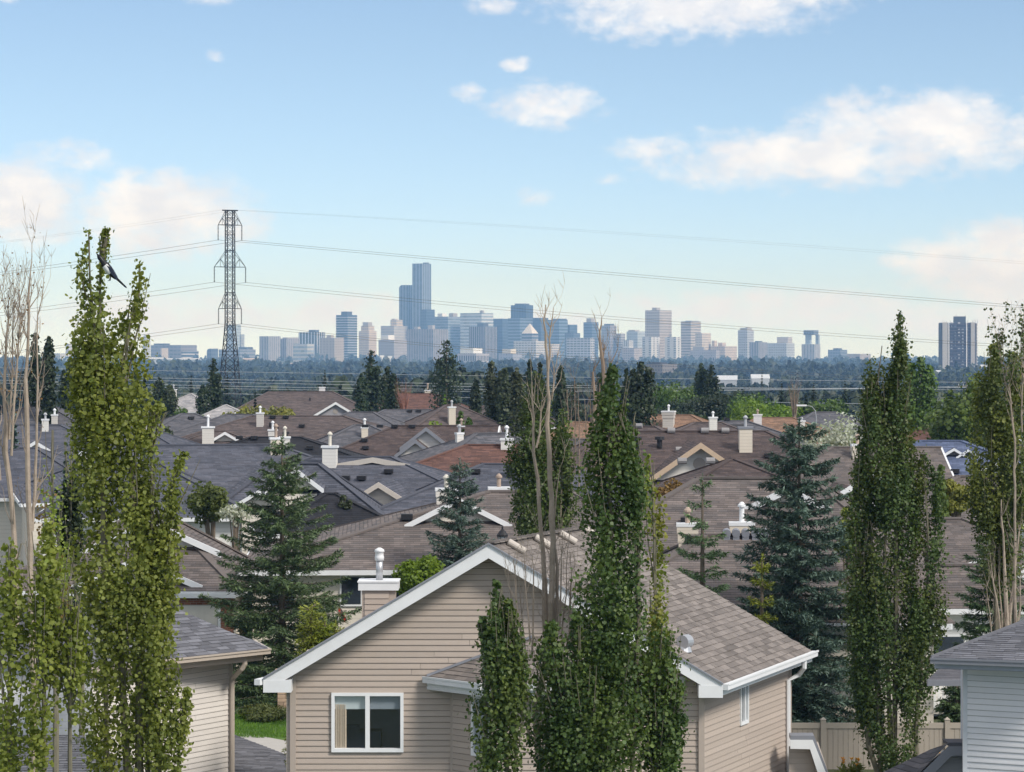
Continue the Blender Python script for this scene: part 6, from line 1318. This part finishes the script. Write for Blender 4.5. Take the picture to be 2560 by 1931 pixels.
    stems('dead_poplar', 'grey weathered dead snag left of the tall centre poplar', 66, [
        [(1504, 795, 3), (1500, 830, 6), (1504, 880, 12), (1510, 940, 14), (1508, 1010, 16), (1500, 1200, 18), (1490, 1500, 22)], [(1512, 860, 3), (1508, 900, 6)],
        [(1482, 930, 8), (1488, 1000, 12), (1484, 1080, 14), (1490, 1200, 16)], [(1476, 1000, 4), (1480, 1090, 9), (1488, 1180, 10)], [(1500, 960, 4), (1494, 1060, 10), (1486, 1130, 12)], [(1546, 870, 2), (1530, 905, 4), (1512, 950, 6)], [(1520, 880, 2), (1528, 930, 4), (1512, 980, 6)]], M_DEAD, 7, twl=(.2, .6))
    # the poplar behind the dead stems
    poplar('poplar_tree', 'mid-distance columnar poplar behind the pale dead stems', 84, [
        [(1340, 935, 8), (1336, 980, 30), (1330, 1050, 42), (1328, 1150, 46), (1336, 1280, 54), (1346, 1380, 58), (1360, 1480, 56)], [(1412, 1030, 8), (1410, 1090, 26), (1404, 1200, 34), (1400, 1330, 36), (1390, 1480, 40)]], LM['aspen_dark'], .085, 1.2, m2=LM['aspen_deep'], base_u=1360, wide=1.35)
    # right-hand poplars
    poplar('poplar_tree', 'tall dense dark green poplar at the right with a thin top', 73, [
        [(2247, 788, 6), (2244, 840, 17), (2248, 890, 16), (2246, 960, 26), (2240, 1050, 36), (2246, 1180, 46), (2240, 1290, 40)],
        [(2205, 865, 8), (2192, 920, 22), (2200, 1010, 46), (2205, 1110, 62), (2220, 1240, 66), (2210, 1400, 80), (2215, 1560, 90), (2220, 1700, 84), (2225, 1820, 76), (2235, 1900, 60), (2240, 1940, 40)],
        [(2180, 945, 8), (2176, 1010, 22), (2174, 1100, 26)], [(2310, 1145, 6), (2312, 1200, 28), (2320, 1320, 42), (2318, 1480, 46), (2305, 1640, 48), (2290, 1800, 46)],
        [(2154, 1120, 6), (2150, 1180, 24), (2146, 1260, 34), (2150, 1400, 40), (2160, 1600, 44), (2170, 1780, 40)]], LM['aspen_dark'], .075, 1.15, 150, m2=LM['aspen_deep'], base_u=2230, wide=1.22)
    poplar('poplar_tree', 'olive green poplar at the far right edge with bare lower trunks', 74, [
        [(2490, 880, 10), (2480, 940, 26), (2484, 1040, 40), (2482, 1180, 46), (2478, 1320, 46), (2486, 1440, 36), (2490, 1500, 20)], [(2540, 900, 14), (2540, 1000, 34), (2536, 1180, 44), (2530, 1330, 44), (2536, 1440, 30)]], LM['olive'], .075, 1.3, m2=LM['aspen'], wide=1.35, base_u=2510, limbs=22)
    stems('bare_poplar', 'bare pale trunks beneath the olive poplar at the right edge', 73.2, [[(2506, 1250, 4), (2512, 1380, 8), (2518, 1480, 14), (2524, 1600, 18), (2526, 1700, 18)], [(2552, 1330, 5), (2540, 1440, 10), (2528, 1540, 14), (2530, 1700, 16)], [(2480, 1420, 3), (2492, 1500, 6), (2504, 1600, 9), (2506, 1690, 10)], [(2500, 1440, 3), (2506, 1540, 6), (2512, 1660, 8)], [(2552, 1450, 3), (2548, 1560, 7), (2544, 1680, 8)], [(2468, 1470, 2), (2480, 1570, 4), (2490, 1680, 7)]], M_PALE, 10, leafm=LM['olive'], nleaf=0)
    stems('bare_poplar', 'thin sparse-leaved poplar top at the far right edge', 62, [[(2510, 842, 2), (2516, 900, 3), (2530, 980, 5), (2540, 1100, 7), (2545, 1700, 12)], [(2548, 836, 2), (2550, 920, 4), (2552, 1080, 6)], [(2496, 880, 2), (2508, 940, 3), (2528, 1010, 4)], [(2562, 850, 2), (2560, 960, 4)]], M_PALE, 24, leafm=LM['aspen_dark'], nleaf=9, leaf=.075)
    # spruces
    spruce('spruce_tree', 'large green spruce at the left of the front house with a ragged leader', 705, 1096, 92, 250, LM['spruce'], lev=30, droop=.2, need=.17, sparse=.92)
    spruce('spruce_tree', 'tall bluish spruce right of the front house roof', 1998, 1056, 81, 212, LM['bluedk'], lev=36, droop=.40, need=.18, pw=.52)
    spruce('spruce_tree', 'small dense blue spruce behind the front house ridge', 1150, 1150, 97, 140, LM['blue'], lev=30, droop=.15, need=.15)
    spruce('spruce_tree', 'slender sparse spruce between the front roof and the tall bluish spruce', 1756, 1196, 77, 140, LM['spruce'], lev=17, droop=.1, sparse=.7, need=.15, pw=.8)
    spruce('spruce_tree', 'drooping dark spruce half hidden by the olive poplar at the right', 2490, 1240, 82, 150, LM['spruce'], lev=22, droop=.35, need=.16)
    spruce('spruce_tree', 'small dark spruce behind the fence by the white railing', 2392, 1690, 80, 62, LM['spruce'], lev=12, droop=.2, need=.15)
    spruce('spruce_tree', 'small yellowish young spruce left beside the tall bluish spruce', 1905, 1395, 79, 46, LM['cedar'], lev=12, need=.13)
    # shrubs
    bushy('round_shrub_tree', 'bright lime globe tree beside the boxed chimney', 1048, 1384, 84, 62, LM['lime'], leaf=.11, n=7000, vb=1500, clumps=30)
    for k, (u, v, w, l) in enumerate([(778, 1512, 30, 'tallest yellow-green cedar rising over the left eave of the front house'), (812, 1545, 22, 'middle yellow-green cedar over the left eave of the front house'), (838, 1560, 20, 'right-hand short cedar over the left eave of the front house')]):
        spruce('cedar', l, u, v, 66, w + 22, LM['cedar'], lev=46, droop=-.9, need=.10, pw=.5, group='yellow-green cedars by the front house')
    bushy('juniper_shrub', 'low spreading juniper at the edge of the lawn', 668, 1762, 87.5, 72, LM['juniper'], leaf=.12, n=5200, vb=1806, clumps=34, trunk=False, flat=.45, cat='shrub', tmpl=NEED)
    bushy('round_shrub', 'small dark shrub beneath the spruce skirt beside the lawn', 592, 1740, 93, 40, LM['far_green'], leaf=.12, n=1800, vb=1790, clumps=14, trunk=False, cat='shrub')
    bushy('leafy_tree', 'olive bushy tree with white blossoms left of the big spruce', 532, 1192, 112, 66, LM['aspen_deep'], leaf=.13, n=5200, vb=1330)
    bushy('leafy_tree', 'white-flowering branches beside the left spruce', 590, 1250, 108, 42, LM['silver'], leaf=.10, n=700, vb=1320, clumps=14)
    bushy('leafy_tree', 'orange-brown bush before the weathered brown roof', 1680, 1210, 105, 46, LM['rust'], leaf=.12, n=2600, vb=1262)
    bushy('leafy_tree', 'sparse dark shrub against the weathered brown roof', 1775, 1180, 112, 36, LM['far_olive'], leaf=.10, n=700, vb=1260, clumps=10)
    bushy('leafy_tree', 'golden-green bushy tree right of the dense dark poplar', 2390, 1196, 112, 52, LM['gold'], leaf=.13, n=5200, vb=1300)
    bushy('leafy_tree', 'yellow-green foliage at the left foot of the dense dark poplar', 2120, 1240, 84, 44, LM['aspen_lime'], leaf=.11, n=3000, vb=1400)
    bushy('leafy_tree', 'dim sparse shrub by the black roof in the middle', 866, 1232, 118, 20, LM['far_olive'], leaf=.11, n=600, vb=1290, clumps=8)
    # lilies by the fence
    for k, (u, v, w, l) in enumerate([(2120, 1905, 46, 'clump of yellow lilies before the tan fence, right of the front house'), (2340, 1888, 30, 'clump of yellow lilies beside the small right porch roof')]):
        e = bushy('lily_clump', l, u, v, 74, w, LM['aspen'], leaf=.16, n=520, vb=1960, clumps=10, trunk=False, cat='flowers', group='lilies by the fence', tmpl=NEED); s = 74 / F
        rng = random.Random(k); fm = mat('yellow_petal', (.75, .34, .02), .6, var=.2)
        for j in range(7 if k == 0 else 5):
            x = rng.uniform(-w * .7, w * .7) * s; z = HC - (v - HOR) * s + rng.uniform(-.15, .10); y = -.3 + rng.uniform(-.1, .1); MB().tube([(x * .8, y, 0), (x, y, z)], .008, 4).build('stem', LM['aspen'], e); mb = MB()
            for q in range(6):
                a = q * math.pi / 3; c, s_ = math.cos(a), math.sin(a); mb.face([(x, y, z), (x + .05 * c - .022 * s_, y + .05 * s_ + .022 * c, z + .07), (x + .10 * c, y + .10 * s_, z + .075), (x + .05 * c + .022 * s_, y + .05 * s_ - .022 * c, z + .07)])
            mb.build('flower', fm, e)
near_trees()

def magpie():
    d = 41.75; h = P(246, 640, d); b = P(282, 688, d); t = P(312, 716, d); e = empty('magpie', b, 'black and white magpie with a long tail perched in the left poplar top', 'bird')
    o = Vector(b); ax = (h - b); pts = [b.lerp(h, k) - o for k in (-.22, -.1, .1, .3, .5, .66, .76, .86, .96, 1.03, 1.1)]; rr = [.012, .03, .052, .062, .058, .045, .036, .038, .032, .018, .006]
    mb = MB(); mb.tube(pts, rr, 12); me = mb.mesh('body', [mat('black_plumage', (.012, .013, .016), .4, var=.1), mat('white_plumage', (.75, .75, .74), .7, var=.04)], smooth=True)
    for p in me.polygons:
        c = p.center; k = (c.dot(ax)) / ax.dot(ax)
        if .02 < k < .55 and c.y < .02 and p.normal.x < .35: p.material_index = 1
    link('body', me, e)
    td = (t - b).normalized(); sd = td.cross(Vector((0, 1, 0))).normalized()
    MB().prism([sd * .022, td * .26 + sd * .012, td * .29, td * .26 - sd * .012, -sd * .022], (0, .012, 0)).build('tail', mat('black_plumage', (.012, .013, .016), .4, var=.1), e)
    an = ax.normalized(); up = Vector((an.z, 0, -an.x))
    for y in (-.06, .05): MB().prism([an * .17 + up * .02, an * .08 + up * .055, an * -.06 + up * .035, an * -.12 + up * .012, an * .02 - up * .005], (0, .014, 0)).build('wing', mat('blue_black_wing', (.02, .025, .045), .3, var=.1), e); e.children[-1].location = (0, y, 0)
    hd = h - o; MB().tube([hd + an * .02, hd + an * .065], [.011, .002], 6).build('beak', M_DARKV, e)
    for y in (-.03, .03): MB().tube([ax * .15 + Vector((0, y, -.04)), ax * .1 + Vector((-.02, y, -.11)), ax * .1 + Vector((-.05, y, -.115))], [.006, .005, .004], 5).build('leg', M_DARKV, e)
magpie()

# ------------------------------------------------------------------ trees of the middle distance: a few kinds, copied
def protos():
    rng = np.random.default_rng(77); out = {}
    bark = MB().tube([(0, 0, 0), (0, 0, .5), (0, 0, .97)], [.018, .012, .003], 6).mesh('trunk', M_BARK)
    limb = MB()
    for k in range(5): a = k * 1.3; limb.tube([(0, 0, .2), (math.cos(a) * .2, math.sin(a) * .2, .5), (math.cos(a) * .3, math.sin(a) * .3, .7)], [.02, .012, .004], 5)
    limbm = limb.mesh('branch', M_BARK)
    def cm(nm, C, N, S, tmpl, T=None):
        o = cards('foliage', C, N, S, tmpl, LM['far_dark'], None, T=T); me = o.data; me.name = nm; bpy.data.objects.remove(o); return me
    for i in range(3):      # columns, height 1, half width about .5 in x and y (scaled on placement)
        n = 3600; tops = [(0, 0, 1.0)] + [(rng.uniform(-.26, .26), rng.uniform(-.26, .26), rng.uniform(.78, .97)) for _ in range(3)]
        C = []; N = []
        for tx, ty, th in tops:
            m = n // 4; z = rng.random(m) ** .8 * th; q = z / th; r = .36 * np.minimum(1, (1 - q) * 5 + .08) ** .6 * np.minimum(1, .6 + q * 1.2); nb = rng.integers(0, 26, m); a = nb * 2.399 + rng.normal(0, .25, m); f = np.sqrt(rng.random(m)) * (.75 + .35 * np.sin(nb * 5.1 + z * 24))
            C.append(np.c_[tx * np.minimum(1, z / th + .3) + np.cos(a) * r * f, ty + np.sin(a) * r * f, z]); N.append(np.c_[np.cos(a), np.sin(a), np.full(m, .3)] + rng.normal(0, .6, (m, 3)))
        out['column%d' % i] = (np.concatenate(C), np.concatenate(N), n, bark)
    for i in range(2):
        n = 4200; C, N = [], []
        for k in range(24):
            a = rng.uniform(0, 6.28); el = rng.uniform(-.9, 1); q = math.sqrt(max(0, 1 - el * el)); f = rng.uniform(.3, .75); c = np.array([math.cos(a) * q * .5 * f, math.sin(a) * q * .5 * f, .58 + el * .4 * f]); m = n // 24; v = unit(rng.normal(size=(m, 3)))
            C.append(c + v * np.array([.19, .19, .14]) * rng.uniform(.5, 1.1, (m, 1))); N.append(v + rng.normal(0, .5, v.shape))
        out['round%d' % i] = (np.concatenate(C), np.concatenate(N), n, limbm)
    for i in range(2):
        n = 3800; z = rng.random(n) ** .62 * 1; z = 1 - (1 - np.sort(z)) ; z = rng.random(n); z = 1 - np.sqrt(z) * .93; lv = np.round(z * 22) / 22; t = 1 - lv; a = rng.integers(0, 9, n) * .698 + lv * 37 + rng.normal(0, .16, n); f = rng.random(n) ** .6
        r = .5 * t ** .85 * f * (.8 + .3 * np.sin(a * 3 + lv * 50)); C = np.c_[np.cos(a) * r, np.sin(a) * r, lv - .045 * f * t + rng.normal(0, .006, n)]; N = np.c_[rng.normal(0, .5, n), rng.normal(0, .5, n), np.ones(n)]
        out['conifer%d' % i] = (C, N, n, bark)
    return out
PRO = protos(); PROM = {}
def far_tree(kind, m, label, u, vtop, d, wpx, group, leaf, name):
    top = P(u, vtop, d); g = tz(top.x, d); H = top.z - g; W = wpx * d / F
    C, N, n, tr = PRO[kind]; key = (kind, m, round(leaf / H, 2), round(W / H, 2))
    e = empty(name, (top.x, d, g), label, 'tree', group, rz=random.uniform(0, 6.28))
    o = link('trunk', tr, e); o.scale = (W * .9, W * .9, H) if kind[0] == 'r' else (H * .9, H * .9, H * .96)
    if key not in PROM:
        q = cards('foliage', C * np.array([W / H, W / H, 1]), N, leaf / H * np.random.default_rng(5).uniform(.7, 1.3, n), RHOMB if kind[0] != 'c' or kind[1] == 'o' and kind[2] == 'l' else RHOMB, LM[m], None); PROM[key] = q.data; bpy.data.objects.remove(q)
    f = link('foliage', PROM[key], e); f.scale = (H, H, H); f['kind'] = 'stuff'
    return e
def middle_trees():
    gp = 'columnar poplars of the middle distance'; gr = 'round leafy trees of the middle distance'; gc = 'conifers of the middle distance'
    col = [('far_dark', 88, 835, 215, 52, 'left one of the dark poplar pair behind the bare left trunks'), ('far_dark', 122, 842, 212, 46, 'right one of the dark poplar pair behind the bare left trunks'),
           ('far_dark', 175, 900, 235, 30, 'dark slim poplar tight against the left side of the leafy poplar'), ('far_dark', 534, 897, 300, 34, 'dark twin-topped poplar just left of the pylon'), ('far_dark', 507, 963, 296, 34, 'shorter dark poplar left of the twin-topped one by the pylon'),
           ('far_olive', 425, 962, 300, 34, 'dull green poplar beside the pale roofed house'), ('far_dark', 928, 877, 312, 48, 'tall dark poplar with a notched top before the skyline'), ('far_dark', 903, 935, 308, 26, 'small dark poplar joined to the left of the notched one'),
           ('far_dark', 968, 916, 300, 38, 'single dark poplar right of the notched one'), ('far_dark', 1116, 852, 318, 74, 'broadest dark poplar, its top standing against the skyline'), ('far_dark', 1190, 950, 250, 30, 'slim dark poplar at the left of the brown-olive group'),
           ('far_olive', 1228, 903, 245, 44, 'tallest olive poplar of the brown-olive group'), ('far_olive', 1262, 922, 243, 40, 'second olive poplar right of the tallest olive one'), ('far_olive', 1292, 920, 240, 24, 'thin olive poplar nearest the dead stems'),
           ('far_dark', 1324, 900, 225, 24, 'dark slim poplar left behind the pale dead stems'), ('far_dark', 1350, 908, 225, 26, 'dark slim poplar straight behind the pale dead stems'), ('far_dark', 1402, 915, 228, 32, 'dark poplar right behind the pale dead stems'),
           ('far_dark', 1505, 930, 240, 24, 'dark slim poplar behind the grey snag'), ('far_dark', 1566, 923, 226, 26, 'small dark poplar left beside the darkest one right of centre'), ('far_dark', 1602, 905, 222, 56, 'darkest full poplar right of the centre poplar'),
           ('far_dark', 1752, 908, 345, 30, 'left dark poplar rising from the green wood'), ('far_dark', 1778, 912, 343, 36, 'right dark poplar rising from the green wood'), ('far_green', 2302, 893, 205, 62, 'green-dark poplar right behind the dense right poplar'),
           ('far_olive', 2272, 915, 215, 34, 'half-bare olive poplar between the two right poplars'), ('far_green', 1152, 1030, 215, 26, 'small green column tree by the tall cream chimney'), ('far_green', 1172, 1046, 208, 30, 'small dark column shrub left of the olive poplars'),
           ('far_dark', 340, 930, 240, 26, 'dark column right of the leafy poplar crown'), ('aspen_deep', 2352, 1165, 108, 40, 'low green column tree before the bright blue roof')]
    for k, (m, u, v, d, w, l) in enumerate(col): far_tree('column%d' % (k % 3), m, l, u, v, d, w * 1.5, gp, .26 if d > 150 else .16, 'poplar_tree')
    rnd = [('far_green', 1668, 936, 345, 105, 'broad green tree at the left end of the green wood'), ('far_green', 1722, 945, 350, 90, 'second broad green tree of the green wood'), ('far_dark', 1700, 985, 325, 110, 'dark round tree in front of the green wood'), ('far_dark', 1790, 968, 322, 110, 'second dark round tree in front of the green wood'),
           ('far_dark', 1850, 960, 318, 80, 'dark round tree left of the lime bushes'), ('lime', 1905, 985, 300, 92, 'brightest lime round bush before the valley'), ('lime', 1950, 1000, 292, 70, 'lower lime round bush beside the brightest one'), ('far_green', 1885, 972, 310, 70, 'mid green round tree above the lime bushes'), ('lime', 1870, 1010, 288, 60, 'small lime bush left below the brightest one'),
           ('far_green', 2055, 985, 300, 70, 'green round tree behind the dark charcoal roof'), ('silver', 2105, 994, 160, 150, 'silvery white-leaved tree left of the dense right poplar'), ('silver', 2072, 1040, 158, 62, 'lower silvery tree part over the charcoal roof'), ('lime', 2085, 1075, 160, 62, 'lime bush under the silvery tree'), ('lime', 2150, 1080, 158, 44, 'small lime bush right under the silvery tree'),
           ('far_green', 2440, 900, 195, 90, 'broad green tree towards the right edge'), ('far_green', 2395, 955, 190, 90, 'lower broad green tree left of the other near the right edge'), ('far_green', 2350, 1000, 210, 70, 'small green tree between the right poplars'), ('gold', 600, 1003, 275, 60, 'golden-green bush below the pylon legs'), ('gold', 645, 998, 272, 44, 'second golden-green bush right of the pylon legs'), ('gold', 705, 1006, 290, 52, 'golden-green bush before the top brown house'),
           ('lime', 1088, 1038, 232, 46, 'small lime shrub left of the tall cream chimney'), ('far_dark', 700, 965, 420, 60, 'dark round tree beyond the top brown house'), ('far_dark', 402, 925, 310, 40, 'dark round tree left of the pale roofed house'), ('far_green', 470, 1010, 270, 40, 'green shrub before the pale roofed house'), ('far_olive', 415, 1048, 205, 50, 'olive shrub at the left end of the brown roof'), ('far_dark', 1300, 975, 330, 70, 'dark round tree behind the dead stems at mid height'), ('far_dark', 1420, 955, 300, 60, 'dark round tree right of the dead stems'), ('far_olive', 2180, 1250, 96, 50, 'dim green shrub behind the dense right poplar'),
           ('far_dark', 1290, 940, 420, 90, 'distant dark tree left behind the olive poplars'), ('far_dark', 1995, 992, 330, 70, 'dark green tree right of the lime bushes'), ('far_dark', 1240, 985, 420, 100, 'dark hedge-like tree behind the olive poplars'), ('far_olive', 1660, 1018, 275, 70, 'dull brown-green bush at the rust roof'), ('far_dark', 1730, 1010, 280, 90, 'dull dark bush behind the cream chimneys')]
    for k, (m, u, v, d, w, l) in enumerate(rnd): far_tree('round%d' % (k % 2), m, l, u, v, d, w * (2.3 if m in ('far_green', 'lime', 'silver') else 1.8), gr, (.30 if d > 150 else .2) if m != 'silver' else .17, 'leafy_tree')
    con = [('far_con', 362, 925, 245, 50, 'dark wide conifer right behind the leafy left poplar'), ('far_con', 478, 940, 420, 26, 'thin far conifer left of the pylon'), ('far_con', 568, 932, 430, 44, 'dark conifer behind the pylon legs'), ('far_con', 812, 926, 380, 34, 'pointed conifer above the top brown house chimney'), ('far_con', 850, 958, 376, 60, 'wide dark conifer right of the pointed one'), ('far_con', 888, 962, 360, 50, 'dark conifer left of the notched poplar'), ('far_con', 638, 985, 300, 28, 'small conifer right of the pylon foot'),
           ('far_con', 1437, 946, 300, 44, 'conifer between the dead stems and the grey snag'), ('far_con', 1954, 955, 400, 40, 'conifer above the lime bushes'), ('far_con', 2034, 958, 390, 46, 'broad dark conifer right of the bare twigs'), ('far_con', 2112, 955, 395, 34, 'conifer above the silvery tree'), ('far_con', 1187, 946, 330, 26, 'small conifer behind the brown-olive group'), ('lime', 1112, 990, 255, 46, 'lime young conifer by the tall cream chimney'), ('far_green', 1158, 1074, 185, 36, 'small green conifer beside the grey sloping roof'), ('far_con', 1905, 925, 700, 22, 'faint far conifer tip over the white warehouses'),
           ('blue', 36, 1030, 150, 60, 'pale blue spruce behind the left bare trunks'), ('far_con', 520, 1000, 290, 40, 'dark conifer clump below the twin-topped poplar'), ('blue', 165, 1090, 118, 52, 'dim blue spruce beside the dark slim left poplar'), ('far_con', 2015, 985, 300, 34, 'dark conifer behind the charcoal roof')]
    for k, (m, u, v, d, w, l) in enumerate(con): far_tree('conifer%d' % (k % 2), m, l, u, v, d, w * 1.2, gc, .24 if d > 130 else .15, 'conifer')
    stems('bare_shrub', 'bare reddish twiggy shrub before the brick-red roof', 262, [[(1008 + k * 4 - 14, 972 + (k * 37) % 40, 2), (1006 + k * 3 - 8, 1010, 4), (1010, 1048, 6)] for k in range(8)], tabmat('reddish_twigs', (.30, .15, .11), .3), 14, twl=(.6, 2.0))
    stems('bare_tree', 'bare grey twiggy tree right of the lime bushes', 270, [[(1985 + k * 4 - 12, 972 + (k * 31) % 30, 2), (1985 + k * 2 - 5, 1020, 4), (1986, 1058, 6)] for k in range(7)], M_DEAD, 10, twl=(.6, 1.8))
    stems('bare_tree', 'thin bare saplings before the roofs right of the dead stems', 120, [[(u, v, 2), (u + 3, v + 90, 3), (u + 1, v + 240, 5)] for u, v in ((1418, 975), (1436, 950), (1446, 990), (1462, 1000), (1428, 1030))], M_DEAD, 12, twl=(.3, 1.2))
middle_trees()
